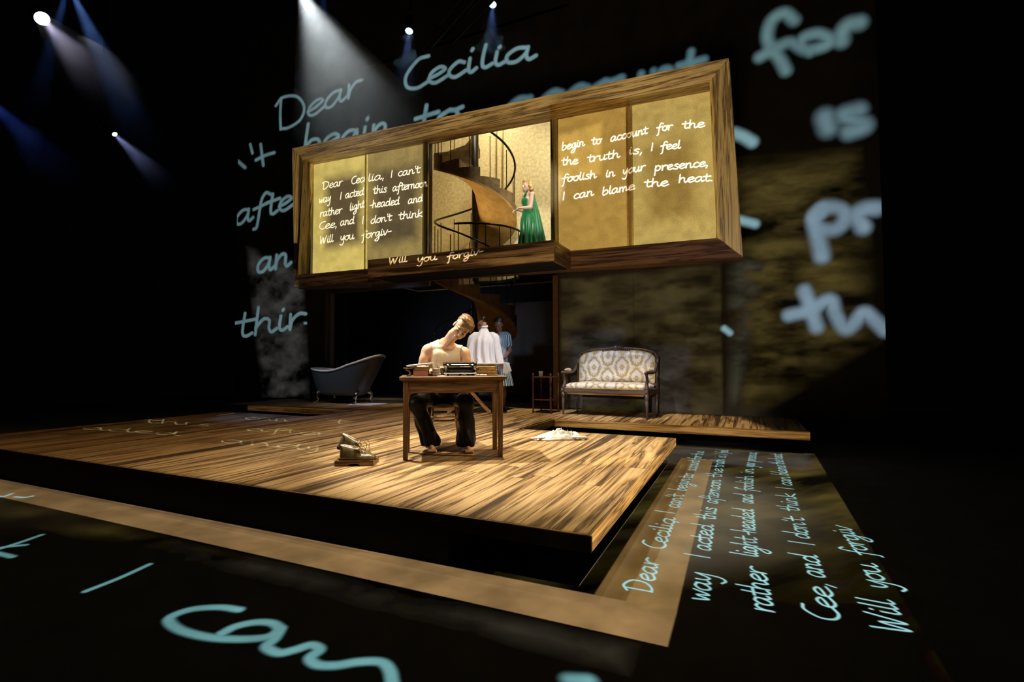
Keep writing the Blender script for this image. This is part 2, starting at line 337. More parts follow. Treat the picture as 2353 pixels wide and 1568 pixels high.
# ---------------------------------------------------------------- mesh builders
class MB:
    def __init__(s): s.v, s.f = [], []
    def add(s, V, Fc, mtx=None):
        k = len(s.v)
        for p in V: s.v.append(tuple(mtx @ Vector(p)) if mtx is not None else tuple(p))
        s.f += [tuple(i+k for i in f) for f in Fc]; return s
    def box(s, c, d, rot=None, taper=None):
        x, y, z = (q/2 for q in d); t = taper or 1
        V = [(-x*t, -y*t, -z), (x*t, -y*t, -z), (x*t, y*t, -z), (-x*t, y*t, -z), (-x, -y, z), (x, -y, z), (x, y, z), (-x, y, z)]
        m = Matrix.Translation(c)
        if rot: m = m @ Euler(rot).to_matrix().to_4x4()
        return s.add(V, [(3, 2, 1, 0), (4, 5, 6, 7), (0, 1, 5, 4), (1, 2, 6, 5), (2, 3, 7, 6), (3, 0, 4, 7)], m)
    def beam(s, a, b, wd, ht):
        a, b = Vector(a), Vector(b); d = b-a
        m = Matrix.Translation((a+b)/2) @ d.to_track_quat('X', 'Z').to_matrix().to_4x4()
        k = MB().box((0, 0, 0), (d.length, wd, ht)); return s.add(k.v, k.f, m)
    def tube(s, P, r, n=8, close=False, cap=True, flat=1.0):
        P = [Vector(p) for p in P]; m = len(P); R = r if isinstance(r, (list, tuple, np.ndarray)) else [r]*m
        V, Fc = [], []; up = None
        for i in range(m):
            t = (P[(i+1) % m]-P[i-1]) if close or 0 < i < m-1 else (P[1]-P[0] if i == 0 else P[-1]-P[-2])
            t = t.normalized() if t.length > 1e-9 else Vector((0, 0, 1))
            if up is None: up = Vector((0, 0, 1)) if abs(t.z) < .9 else Vector((1, 0, 0))
            up = up-t*up.dot(t)
            if up.length < 1e-6: up = t.orthogonal()
            up.normalize(); sd = t.cross(up)
            for k in range(n):
                a = 2*PI*k/n; V.append(P[i]+(sd*math.cos(a)+up*math.sin(a)*flat)*R[i])
        for i in range(m if close else m-1):
            for k in range(n):
                a, b = i*n+k, i*n+(k+1) % n; c, d = ((i+1) % m)*n+(k+1) % n, ((i+1) % m)*n+k; Fc.append((a, b, c, d))
        if cap and not close: Fc += [tuple(range(n-1, -1, -1)), tuple((m-1)*n+k for k in range(n))]
        return s.add(V, Fc)
    def lathe(s, prof, n=16, c=(0, 0, 0), cap=True, mtx=None):
        V, Fc = [], []; m = len(prof)
        for r, z in prof:
            for k in range(n): a = 2*PI*k/n; V.append((c[0]+r*math.cos(a), c[1]+r*math.sin(a), c[2]+z))
        for i in range(m-1):
            for k in range(n): Fc.append((i*n+k, i*n+(k+1) % n, (i+1)*n+(k+1) % n, (i+1)*n+k))
        if cap: Fc += [tuple(range(n-1, -1, -1)), tuple((m-1)*n+k for k in range(n))]
        return s.add(V, Fc, mtx)
    def loft(s, rings, cap=True, close=True):
        n = len(rings[0]); V = [p for r in rings for p in r]; Fc = []
        for i in range(len(rings)-1):
            for k in range(n if close else n-1): Fc.append((i*n+k, i*n+(k+1) % n, (i+1)*n+(k+1) % n, (i+1)*n+k))
        if cap: Fc += [tuple(range(n-1, -1, -1)), tuple((len(rings)-1)*n+k for k in range(n))]
        return s.add(V, Fc)
    def prism(s, poly, h, mtx=None):
        """poly in XY extruded by h in Z"""
        n = len(poly); V = [(x, y, 0) for x, y in poly]+[(x, y, h) for x, y in poly]
        return s.add(V, [tuple(range(n-1, -1, -1)), tuple(range(n, 2*n))]+[(i, (i+1) % n, n+(i+1) % n, n+i) for i in range(n)], mtx)
    def slab(s, P, off):
        """planar 3D polygon P thickened by vector off"""
        n = len(P); V = [Vector(p) for p in P]+[Vector(p)+Vector(off) for p in P]
        return s.add(V, [tuple(range(n-1, -1, -1)), tuple(range(n, 2*n))]+[(i, (i+1) % n, n+(i+1) % n, n+i) for i in range(n)])
    def ball(s, c, r, n=12, rot=None):
        r = (r, r, r) if isinstance(r, (int, float)) else r; V, Fc = [], []; m = max(n//2, 4)
        mt = Matrix.Translation(c) @ (Euler(rot).to_matrix().to_4x4() if rot else Matrix.Identity(4))
        V.append((0, 0, -r[2]))
        for i in range(1, m):
            t = PI*i/m
            for k in range(n): a = 2*PI*k/n; V.append((r[0]*math.sin(t)*math.cos(a), r[1]*math.sin(t)*math.sin(a), -r[2]*math.cos(t)))
        V.append((0, 0, r[2])); e = len(V)-1
        for k in range(n): Fc.append((0, 1+(k+1) % n, 1+k)); Fc.append((e, e-n+k, e-n+(k+1) % n))
        for i in range(m-2):
            for k in range(n): a = 1+i*n+k; b = 1+i*n+(k+1) % n; Fc.append((a, b, b+n, a+n))
        return s.add(V, Fc, mt)
    def build(s, name, mat, parent=None, sm=False, loc=None, fix=True, bevel=0):
        me = bpy.data.meshes.new(name); me.from_pydata(s.v, [], s.f)
        if fix:
            import bmesh
            bm = bmesh.new(); bm.from_mesh(me); bmesh.ops.recalc_face_normals(bm, faces=bm.faces); bm.to_mesh(me); bm.free()
        me.materials.append(mat); me.polygons.foreach_set('use_smooth', [sm]*len(me.polygons)); me.update()
        o = bpy.data.objects.new(name, me); COL.objects.link(o)
        if parent: o.parent = parent
        if loc is not None: o.location = loc
        if bevel:
            b = o.modifiers.new('bevel', 'BEVEL'); b.width = bevel; b.segments = 1; b.limit_method = 'ANGLE'
        return o
def tag(o, label=None, cat=None, group=None, kind=None):
    if label: o['label'] = label
    if cat: o['category'] = cat
    if group: o['group'] = group
    if kind: o['kind'] = kind
    return o
def thing(name, label, cat, loc=(0, 0, 0), rz=0, group=None):
    o = bpy.data.objects.new(name, None); COL.objects.link(o); o.empty_display_size = .1
    o.location = loc; o.rotation_euler = (0, 0, rz); return tag(o, label, cat, group)
def struct(name, mb, mat, **k): return tag(mb.build(name, mat, **k), kind='structure')
def dup(o, parent=None):
    c = o.copy(); COL.objects.link(c); c.parent = parent
    for ch in list(o.children): dup(ch, c)
    return c
# ---------------------------------------------------------------- bodies: smooth-blended distance fields meshed by surface nets
class SDF:
    def __init__(s): s.p = []
    def ell(s, c, r, k=.02, rot=None, op='u'):
        s.p.append(('e', np.array(c, float), np.array(r, float) if not isinstance(r, (int, float)) else np.array([r]*3, float), k, np.array(rot, float) if rot is not None else None, op)); return s
    def con(s, a, b, ra, rb, k=.02, op='u'): s.p.append(('c', np.array(a, float), np.array(b, float), k, (ra, rb), op)); return s
    def chain(s, P, R, k=.02):
        for i in range(len(P)-1): s.con(P[i], P[i+1], R[i], R[i+1], k)
        return s
    def grid(s, h, pad=.03):
        lo, hi = np.full(3, 1e9), np.full(3, -1e9)
        for t, a, b, k, e, op in s.p:
            if op == 's': continue
            if t == 'e': r = b.max(); L, H = a-r, a+r
            else: r = max(e); L, H = np.minimum(a, b)-r, np.maximum(a, b)+r
            lo, hi = np.minimum(lo, L), np.maximum(hi, H)
        lo -= pad; hi += pad; n = np.ceil((hi-lo)/h).astype(int)+1
        ax = [lo[i]+h*np.arange(n[i]) for i in range(3)]; D = np.full(n, .08, np.float32)
        for t, a, b, k, e, op in s.p:
            r = (b.max() if t == 'e' else max(e))+k+3*h+.02
            L, H = (a-r, a+r) if t == 'e' else (np.minimum(a, b)-r, np.maximum(a, b)+r)
            i0 = np.maximum(((L-lo)/h).astype(int), 0); i1 = np.minimum(((H-lo)/h).astype(int)+2, n)
            if (i1 <= i0).any(): continue
            X, Y, Z = np.meshgrid(*[ax[i][i0[i]:i1[i]] for i in range(3)], indexing='ij', sparse=True)
            if t == 'e':
                q = [X-a[0], Y-a[1], Z-a[2]]
                if e is not None: q = [q[0]*e[0, i]+q[1]*e[1, i]+q[2]*e[2, i] for i in range(3)]
                k0 = np.sqrt((q[0]/b[0])**2+(q[1]/b[1])**2+(q[2]/b[2])**2); k1 = np.sqrt((q[0]/b[0]**2)**2+(q[1]/b[1]**2)**2+(q[2]/b[2]**2)**2)
                d = k0*(k0-1)/np.maximum(k1, 1e-6)
            else:
                u = b-a; tt = np.clip(((X-a[0])*u[0]+(Y-a[1])*u[1]+(Z-a[2])*u[2])/max(u@u, 1e-12), 0, 1)
                d = np.sqrt((X-a[0]-tt*u[0])**2+(Y-a[1]-tt*u[1])**2+(Z-a[2]-tt*u[2])**2)-(e[0]+(e[1]-e[0])*tt)
            V = D[i0[0]:i1[0], i0[1]:i1[1], i0[2]:i1[2]]; kk = max(k, 1e-4)
            if op == 's': hh = np.maximum(kk-np.abs(V+d), 0)/kk; V[:] = np.maximum(V, -d)+hh*hh*kk*.25
            else: hh = np.maximum(kk-np.abs(V-d), 0)/kk; V[:] = np.minimum(V, d)-hh*hh*kk*.25
        return D, lo, h
def nets(D, lo, h):
    s = D < 0; c = np.stack([D[i:D.shape[0]-1+i, j:D.shape[1]-1+j, k:D.shape[2]-1+k] for i in (0, 1) for j in (0, 1) for k in (0, 1)])
    cs = (c < 0).sum(0); act = (cs > 0) & (cs < 8); ids = np.full(act.shape, -1, np.int64); idx = np.argwhere(act); ids[act] = np.arange(len(idx))
    cv = c[:, act]; off = np.array([(i, j, k) for i in (0, 1) for j in (0, 1) for k in (0, 1)], float)
    P = np.zeros((len(idx), 3)); n = np.zeros(len(idx))
    for a in range(8):
        for b in range(a+1, 8):
            if np.abs(off[a]-off[b]).sum() != 1: continue
            m = (cv[a] < 0) != (cv[b] < 0); t = np.where(m, cv[a]/np.where(m, cv[a]-cv[b], 1), 0)
            P += np.where(m[:, None], off[a]+t[:, None]*(off[b]-off[a]), 0); n += m
    P = (P/n[:, None]+idx)*h+lo; Q = []
    for ax in range(3):
        a = np.swapaxes(s, 0, ax); I = np.swapaxes(ids, 0, ax)
        e = np.argwhere(a[:-1, 1:-1, 1:-1] != a[1:, 1:-1, 1:-1])
        if not len(e): continue
        i, j, k = e[:, 0], e[:, 1]+1, e[:, 2]+1
        q = np.stack([I[i, j-1, k-1], I[i, j, k-1], I[i, j, k], I[i, j-1, k]], 1)
        flip = a[i, j, k] != (ax != 0); q[flip] = q[flip][:, ::-1]; Q.append(q)
    return P, np.vstack(Q)[:, ::-1]
def body(name, sdf, h, mat, parent, mod=None, ripple=None):
    D, lo, hh = sdf.grid(h)
    if mod is not None: D = mod(D, lo, hh)
    P, Q = nets(D, lo, hh)
    if ripple is not None: P = ripple(P)
    me = bpy.data.meshes.new(name); me.from_pydata(P.tolist(), [], Q.tolist()); me.materials.append(mat)
    me.polygons.foreach_set('use_smooth', [True]*len(me.polygons)); me.update()
    o = bpy.data.objects.new(name, me); COL.objects.link(o); o.parent = parent; return o
def axes3(D, lo, h): return np.meshgrid(*[lo[i]+h*np.arange(D.shape[i]) for i in range(3)], indexing='ij', sparse=True)
# ================================================================ SETTING
FZ = -.30; YW = 8.95; YP = 8.92; YF = 8.60; YB = 7.72
struct('floor', MB().box((-4, 3, FZ-.05), (26, 22, .1)), M['floor'])
wb = MB()
def wbox(x0, x1, z0, z1, y=YW, t=.12): wb.box(((x0+x1)/2, y+t/2, (z0+z1)/2), (x1-x0, t, z1-z0))
wbox(-12.1, -8.97, 0, 9.6); wbox(-8.97, -6.05, 2.5, 9.6); wbox(-6.05, -3.2, 5.6, 9.6); wbox(-3.2, -.3, 0, 9.6); wbox(-.3, 1.88, 0, 9.6, 8.90, .17)
wall_back = struct('wall_back', wb, M['wallp'])
for x0, x1 in ((-3.13, -1.745), (-1.735, -.31)):
    MB().box(((x0+x1)/2, 8.94, 1.28), (x1-x0, .02, 2.5)).build('wall_panel', M['wallp'], wall_back)
MB().box((-3.19, 8.95, 1.25), (.10, .1, 2.5)).build('door_post', M['card'], wall_back)
for x, w in ((-8.93, .05), (-8.80, .03)): MB().box((x, 9.0, 1.25), (w, .12, 2.5)).build('door_post', M['reargrey'], wall_back)
struct('wall_rear', MB().box((-6.2, 12.0, 1.3), (9.6, .1, 3.2)), M['rear'])
tag(MB().box((-5.0, 11.88, 1.20), (3.3, .06, 2.4)).build('scenery_flat', M['reargrey']), 'plain dark grey scenery flat standing at the back of the black recess', 'flat')
MB().box((-7.0, 11, -.14), (6.0, 2.0, .28)).build('trim_1', M['rear'])['kind'] = 'structure'
# ---------------------------------------------------------------- the H-shaped boarded platform
plat = thing('stage_platform', 'low stage platform of striped brown boards with a bridge to the rear strip', 'platform', (-4.5, 2.55, 0))
def pl(mb, name, mat, **k): return mb.build(name, mat, plat, loc=None, **k)
PW = .2015; off = Vector((4.5, -2.55, 0))
def plank(x0, x1, y0, y1):
    b = MB().box((0, 0, -.015), (x1-x0-.004, y1-y0-.004, .03)); o = b.build('plank', M['plank'], plat); o.location = Vector(((x0+x1)/2, (y0+y1)/2, rng.uniform(-.0012, 0)))+off
XL, XR, Y0, Y1, Y2 = -8.47, -.729, 2.552, 6.12, 7.20; Y2R = 7.32; BX0, BX1, BXL, BXR = -6.40, -2.66, -10.0, .74
nx = 39; xs = [XL+.02+(XR-XL-.04)*i/nx for i in range(nx+1)]
allx = sorted(set(xs))
def run(x0, x1, ya, yb, L=2.3):
    y = ya
    first = True
    while y < yb-.01:
        l = L*rng.uniform(.35, 1.0) if first else L*rng.uniform(.85, 1.15); e = y+l
        if yb-e < .6: e = yb
        plank(x0, x1, y, e); y = e; first = False
for i in range(nx):
    a, b = xs[i], xs[i+1]; m = (a+b)/2
    if BX0 < m < BX1: run(a, b, Y0+.02, 9.95 if m < -3.3 else YW)
    else: run(a, b, Y0+.02, Y1-.02)
    if not BX0 < m < BX1: run(a, b, (Y2R if m > BX1 else Y2)+.02, 9.95 if -8.9 < m < -3.3 else YW, 2.8)
x = XR-.02
while x < BXR-.05: run(x, min(x+PW, BXR-.02), Y2R+.02, YW, 2.8); x += PW
x = XL+.02
while x > BXL+.05: run(max(x-PW, BXL+.02), x, Y2+.02, YW, 2.8); x -= PW
def fascia(x0, x1, y0, y1, h, mat, top=0): b = MB().box((0, 0, -h/2+top), (x1-x0, y1-y0, h)); o = b.build('fascia_board', mat, plat); o.location = Vector(((x0+x1)/2, (y0+y1)/2, 0))+off; return o
fr = fascia(XL, XR+.002, Y0-.004, Y0+.018, .085, M['black'], -.004); fr['label'] = 'black front edge board'  # front board all black, the side boards in striped wood
fascia(XL, XR, Y0, Y0+.016, .004, M['beam_x'])
FB = M['beam_y'] = wood('striped_edge_board', (.06, .035, .016), (.25, .15, .06), (.42, .28, .12), 1, .8, .4)
fascia(XR-.018, XR+.002, Y0+.018, Y1, .085, FB); fascia(XL, XL+.018, Y0+.018, Y1, .085, FB)
fascia(BX1, XR, Y1-.018, Y1, .085, M['beam_x']); fascia(XL, BX0, Y1-.018, Y1, .085, M['beam_x'])
fascia(BX1-.018, BX1+.002, Y1, Y2R, .10, FB); fascia(BX0, BX0+.018, Y1, Y2, .10, FB)
fascia(BX1, BXR, Y2R, Y2R+.018, .11, M['beam_x']); fascia(BXL, BX0, Y2, Y2+.018, .11, M['beam_x'])
def plinth(x0, x1, y0, y1, z0=FZ, z1=-.03): b = MB().box((0, 0, (z0+z1)/2), (x1-x0, y1-y0, z1-z0)); o = b.build('plinth', M['black'], plat); o.location = Vector(((x0+x1)/2, (y0+y1)/2, 0))+off
plinth(-8.3, -1.6, Y0+.022, 5.7); plinth(-6.2, -2.9, 5.7, 7.6); plinth(-9.8, .5, 7.6, 8.94)
for a in ((XL+.02, XR-.02, Y0+.02, Y1-.02), (BX0+.02, BX1-.02, Y1-.02, Y2R+.02), (BXL+.02, BX0+.02, Y2+.02, YW), (BX0+.02, BXR-.02, Y2R+.02, YW)): plinth(*a, -.08, -.031)
# ---------------------------------------------------------------- raised room: framed box hung on the back wall
room = thing('raised_room', 'wide upper room in a striped wood frame with gold sliding panels', 'room', (-4.8, YF, 2.5))
ro = Vector((4.8, -YF, -2.5))
def rp(mb, name, mat, **k):
    mb.v = [tuple(Vector(p)+ro) for p in mb.v]; return mb.build(name, mat, room, **k)
K = {k: Vector(ony(*p, YF)) for k, p in dict(oTL=(671.5, 341), oTR=(1674.5, 133), oBR=(1707, 592), oBL=(676, 660), iTL=(697, 368), iTR=(1630, 188), iBR=(1648, 547), iBL=(684, 632)).items()}
TH = Vector((0, .34, 0))
rp(MB().slab([K['oTL'], K['oTR'], K['iTR'], K['iTL']], TH), 'frame_beam', M['beam_x'])
rp(MB().slab([K['iBL'], K['iBR'], K['oBR'], K['oBL']], TH), 'frame_beam', M['beam_x'])
rp(MB().slab([K['oTL'], K['iTL'], K['iBL'], K['oBL']], TH), 'frame_post', M['beam_z'])
rp(MB().slab([K['oTR'], K['iTR'], K['iBR'], K['oBR']], TH), 'frame_post', M['beam_z'])
# balcony apron
B0, B1, ZB, ZT = -6.64, -2.785, 2.53, 2.875
rp(MB().box(((B0+B1)/2, YB+.02, (ZB+ZT)/2), (B1-B0, .04, ZT-ZB)), 'balcony_fascia', M['beam_x'])
for xx in (B0+.02, B1-.02): rp(MB().box((xx, (YB+.04+YF)/2, (ZB+ZT)/2), (.04, YF-YB-.04, ZT-ZB)), 'fascia_return', M['beam_y'])
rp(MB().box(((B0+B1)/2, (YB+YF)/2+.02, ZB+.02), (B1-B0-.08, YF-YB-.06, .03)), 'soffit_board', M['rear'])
rp(MB().box(((B0+B1)/2, (YB+8.94)/2, 2.825), (B1-B0-.08, 8.94-YB-.08, .03)), 'balcony_floor', M['card'])
PNL = dict(a=(-9.345, -7.735, 8.925), b=(-7.725, -6.17, 8.915), c=(-3.12, -1.83, 8.925), d=(-1.72, -.37, 8.925))
for k, (x0, x1, y) in PNL.items(): rp(MB().box(((x0+x1)/2, y, 4.27), (x1-x0, .02, 2.9)), 'sliding_panel', M['gold'])
for x0, x1 in ((-6.17, -6.13), (-6.08, -6.04), (-3.19, -3.13), (-3.26, -3.2), (-1.83, -1.80), (-1.75, -1.72), (-7.745, -7.715)):
    rp(MB().box(((x0+x1)/2, 8.90, 4.27), (x1-x0, .05, 2.9)), 'jamb', M['brass'])
rp(MB().box((-6.105, 8.92, 4.27), (.05, .02, 2.9)), 'jamb', M['gold']); rp(MB().box((-1.775, 8.92, 4.27), (.05, .02, 2.9)), 'jamb', M['card'])
# room behind the opening
YR = 11.1
rp(MB().box((-5.35, YR+.05, 5.2), (5.1, .1, 4.9)), 'room_wall', M['paper'])
rp(MB().box((-7.85, 10.05, 5.2), (.1, 2.1, 4.9)), 'room_wall', M['paper']); rp(MB().box((-2.95, 10.05, 5.2), (.1, 2.1, 4.9)), 'room_wall', M['paper'])
rp(MB().box((-5.4, 10.05, 7.68), (5.0, 2.2, .06)), 'room_ceiling', M['paper'])
for x0, x1, y0, y1 in ((-7.8, -6.55, 9.0, YR), (-4.35, -3.0, 9.0, YR), (-6.55, -4.35, 10.95, YR)): rp(MB().box(((x0+x1)/2, (y0+y1)/2, 2.80), (x1-x0, y1-y0, .07)), 'room_floor', M['rear'])
scx, scy = at(1092, 470, 11.35)[:2]; V, Fc = [], []
for k in range(48):
    a = 2*PI*k/48; c, q = math.cos(a), math.sin(a); sx_, sy_ = (6.55, 4.35), (8.95, 10.95)
    tt_ = min((((-4.35 if c > 0 else -6.55)-scx)/c) if abs(c) > 1e-6 else 9, (((10.95 if q > 0 else 8.95)-scy)/q) if abs(q) > 1e-6 else 9)
    for z in (2.765, 2.835): V += [(scx+.99*c, scy+.99*q, z), (scx+max(tt_, .995)*c, scy+max(tt_, .995)*q, z)]
for k in range(48): a, b = 4*k, 4*((k+1) % 48); Fc += [(a, b, b+1, a+1), (a+2, a+3, b+3, b+2), (a, a+2, b+2, b)]
rp(MB().add(V, Fc), 'stairwell_floor', M['rear'])
for px in (1155, 1141): rp(MB().box((ony(px, 400, YR)[0], YR-.015, 5.2), (.035, .03, 4.9)), 'wall_batten', M['brass'])
# ---------------------------------------------------------------- spiral stair
sc_ = at(1092, 470, 11.35); SX, SY = sc_[0], sc_[1]; SR = .93; rzs = math.radians(28.3)
stair = thing('spiral_staircase', 'dark spiral staircase with thin iron balusters rising through the upper room', 'staircase', (SX, SY, 0), rzs)
PITCH = 2.45; NS = 13; dphi = 2*PI/NS
zb = lambda f: 3.98+PITCH*f/(2*PI)
def sp(r, f, z): return (r*math.cos(f), -r*math.sin(f), z)
n0 = -int(1.6*NS); n1 = 10
for i in range(n0, n1):
    f0, f1 = i*dphi, (i+1)*dphi; zt = zb(f0)+.375; V, Fc = [], []; m = 5
    for j in range(m):
        f = f0+(f1-f0)*j/(m-1)
        for r in (.06, SR): V += [sp(r, f, zb(f)+.03), sp(r, f, zt)]
    for j in range(m-1):
        a, b = 4*j, 4*j+4; Fc += [(a, a+2, b+2, b), (a+1, b+1, b+3, a+3), (a+2, a+3, b+3, b+2), (a, b, b+1, a+1)]
    Fc += [(0, 1, 3, 2), (4*m-4, 4*m-2, 4*m-1, 4*m-3)]
    MB().add(V, Fc).build('step', M['concrete'], stair)
    f = f0+dphi*.5; MB().tube([sp(SR-.03, f, zt-.02), sp(SR-.03, f, zt+.88)], .0105, 6).build('baluster', M['iron'], stair)
V, Fc = [], []; fs_ = np.linspace(n0*dphi, n1*dphi, 300)
for f in fs_:
    for r in (.06, .35, .65, SR+.004): V.append(sp(r, f, zb(f)-.006))
    for r in (SR+.004, .06): V.append(sp(r, f, zb(f)+.04))
for i in range(len(fs_)-1):
    for k in range(6): Fc.append((i*6+k, i*6+(k+1) % 6, i*6+6+(k+1) % 6, i*6+6+k))
sf = MB().add(V, Fc+[tuple(range(5, -1, -1)), tuple(range(6*len(fs_)-6, 6*len(fs_)))]).build('soffit', plain('ochre_soffit', (.42, .26, .09), .6, 0, .3, .2, 8), stair, sm=False); sf['label'] = 'smooth ochre underside'
MB().tube([sp(SR-.03, f, zb(f)+.40+.86) for f in np.linspace(n0*dphi, n1*dphi, 150)], .024, 8).build('handrail', M['iron'], stair, sm=True)
MB().lathe([(.075, 0), (.075, 7.2)], 16).build('centre_pole', M['iron'], stair, sm=True)
guard = thing('guard_rail', 'curved iron guard rail around the stairwell edge in the upper room', 'railing', (SX, SY, 2.84), rzs)
gp = [sp(1.08, f, .86) for f in np.linspace(math.radians(112), math.radians(18), 24)]
MB().tube(gp, .024, 8).build('handrail', M['iron'], guard, sm=True)
for f in np.radians([108, 94, 78, 62, 46, 30, 20]): MB().tube([sp(1.08, f, 0), sp(1.08, f, .86)], .011, 6).build('baluster', M['iron'], guard)
# ================================================================ PROJECTIONS
wal = lambda x, y: ony(x, y, YW); pan = lambda x, y: ony(x, y, YP); fas = lambda x, y: ony(x, y, YB); frm = lambda x, y: ony(x, y, YF)
P1 = Projector('front_projector', (.3, -6, 2.0), (-4.6, 9, 3.0), 1.02, 3600, 2500, 35000, .006)
Q = lambda f, *p: [f(*q) for q in p]
cl = fnoise(3, 22, 60, 5, .0, 1.2, 1.3); cl2 = fnoise(5, 30, 70, 5, .1, 1.3, 1.2)
# clouds on the walls
P1.poly(Q(wal, (1662, 360), (1988, 330), (2034, 790), (1668, 1010)), (.15, .112, .03), cl, 150)
P1.poly(Q(wal, (1662, 560), (1780, 600), (1700, 960), (1666, 960)), (.085, .085, .055), cl2, 60)
P1.poly(Q(wal, (1285, 640), (1662, 600), (1666, 960), (1285, 950)), (.085, .068, .024), cl2, 20)
P1.poly(Q(wal, (1285, 740), (1458, 730), (1458, 950), (1285, 950)), (.09, .092, .08), cl2, 80)
P1.poly(Q(wal, (1464, 780), (1600, 780), (1600, 960), (1464, 960)), (.07, .074, .06), cl2, 40)
P1.poly(Q(wal, (560, 560), (700, 600), (716, 925), (600, 925)), (.13, .13, .13), fnoise(9, 40, 50, 5, -.1, 1.3, 1.4), 45)
P1.img = np.maximum(P1.img, 0)
WC = (.50, .90, 1.02)
def wt(t, p0, p1, xh, w=.072, cap=.75, soft=.6, c=None): P1.text(t, wal, p0, p1, xh, w, c or WC, soft=soft, cap=cap)
def ws(P, w=.072, soft=.7, f=wal, col=WC): P1.stroke([f(*p) for p in smooth(P)], w, col, soft)
# "Dear Cecilia"
ws([(646, 226), (644, 262), (645, 297)]); ws([(634, 243), (650, 224), (682, 222), (699, 246), (690, 275), (664, 293), (645, 296)])
wt('ear', (704, 272), (830, 212), 31)
P1.text('Ceci', wal, (925, 212), (1094, 163), 33, .078, WC, soft=.6, cap=1.1); P1.text('lia', wal, (1100, 158), (1231, 134), 31, .078, WC, soft=.6)
wt('begin', (696, 358), (900, 312), 34, .085, 1.); wt('to', (958, 305), (1060, 278), 33, .09, 1., c=(.42, .78, .92)); wt('account', (1162, 274), (1612, 180), 40, .12, .9, .9, (.22, .45, .56))
WF, WI, WP = (.30, .56, .62), (.30, .52, .62), (.44, .66, .86)
ws([(1824, 49), (1802, 33), (1774, 49), (1763, 85), (1774, 116), (1792, 139), (1805, 164)], .17, .9, wal, WF); ws([(1745, 134), (1775, 117), (1815, 100), (1851, 117), (1895, 107), (1905, 92), (1877, 80), (1846, 90), (1842, 108), (1860, 120)], .16, .9, wal, WF)
ws([(1933, 96), (1936, 76), (1950, 60), (1974, 55)], .2, .9, wal, WF)
ws([(1895, 272), (1902, 296)], .24, 1., wal, WI); ws([(1972, 255), (1940, 266), (1972, 281), (1985, 292), (1950, 305)], .22, .9, wal, WI)
ws([(1886, 485), (1871, 505), (1880, 550), (1888, 590)], .21, .8, wal, WP); ws([(1872, 500), (1895, 478), (1930, 482), (1940, 505), (1920, 528), (1890, 530)], .19, .8, wal, WP); ws([(1982, 524), (1968, 497), (1988, 482), (2012, 480)], .21, .8, wal, WP)
ws([(1848, 670), (1860, 702), (1876, 752)], .19, .8, wal, WP); ws([(1812, 726), (1860, 714), (1907, 690), (1918, 722), (1940, 756), (1960, 746), (1984, 720), (2006, 735), (2032, 760)], .18, .8, wal, WP)
ws([(1688, 308), (1708, 316), (1728, 328)], .17, .8); ws([(1700, 507), (1735, 516)], .13, .8); ws([(1664, 756), (1677, 766)], .09, .9)
ws([(575, 332), (580, 352)], .075); ws([(599, 332), (602, 356), (605, 380)], .08); ws([(588, 368), (610, 357), (630, 351)], .08); ws([(547, 371), (563, 385)], .09)
wt('afte', (541, 518), (672, 478), 30, .08); wt('an', (590, 628), (668, 610), 31, .085); wt('thir', (544, 776), (700, 752), 34, .085, soft=.4); ws([(700, 743), (703, 743)], .06)
# frame and balcony timber under the projector wash
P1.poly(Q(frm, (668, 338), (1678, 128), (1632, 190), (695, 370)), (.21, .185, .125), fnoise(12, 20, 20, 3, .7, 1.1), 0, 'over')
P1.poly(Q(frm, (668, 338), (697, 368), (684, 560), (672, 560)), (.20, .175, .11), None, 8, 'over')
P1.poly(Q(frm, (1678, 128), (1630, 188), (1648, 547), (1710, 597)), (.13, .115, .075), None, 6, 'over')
# gold panels: border glow and darker text block drawn into the projected light
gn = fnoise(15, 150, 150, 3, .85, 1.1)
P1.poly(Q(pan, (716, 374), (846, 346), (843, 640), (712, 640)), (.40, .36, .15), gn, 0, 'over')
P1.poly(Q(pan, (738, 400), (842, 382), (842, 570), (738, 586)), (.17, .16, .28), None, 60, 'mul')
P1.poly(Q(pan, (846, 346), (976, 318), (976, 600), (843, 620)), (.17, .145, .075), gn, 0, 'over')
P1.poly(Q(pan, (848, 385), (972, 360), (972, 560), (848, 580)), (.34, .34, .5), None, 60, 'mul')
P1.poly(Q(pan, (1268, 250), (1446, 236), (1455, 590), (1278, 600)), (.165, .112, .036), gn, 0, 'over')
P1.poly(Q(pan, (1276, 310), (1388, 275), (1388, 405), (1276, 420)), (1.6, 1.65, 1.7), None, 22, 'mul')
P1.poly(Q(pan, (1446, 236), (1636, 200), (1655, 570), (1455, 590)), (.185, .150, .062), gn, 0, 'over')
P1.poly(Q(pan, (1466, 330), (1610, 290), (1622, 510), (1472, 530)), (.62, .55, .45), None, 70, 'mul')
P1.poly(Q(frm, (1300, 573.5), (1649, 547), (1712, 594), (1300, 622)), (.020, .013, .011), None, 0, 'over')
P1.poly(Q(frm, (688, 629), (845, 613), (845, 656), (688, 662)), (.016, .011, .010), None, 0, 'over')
TC = (1.1, 1.15, 1.3); tw = .0175
def pt(t, p0, p1, xh=10.5, f=pan, w=tw, c=TC, **k): P1.text(t, f, p0, p1, xh, w, c, soft=.25, **k)
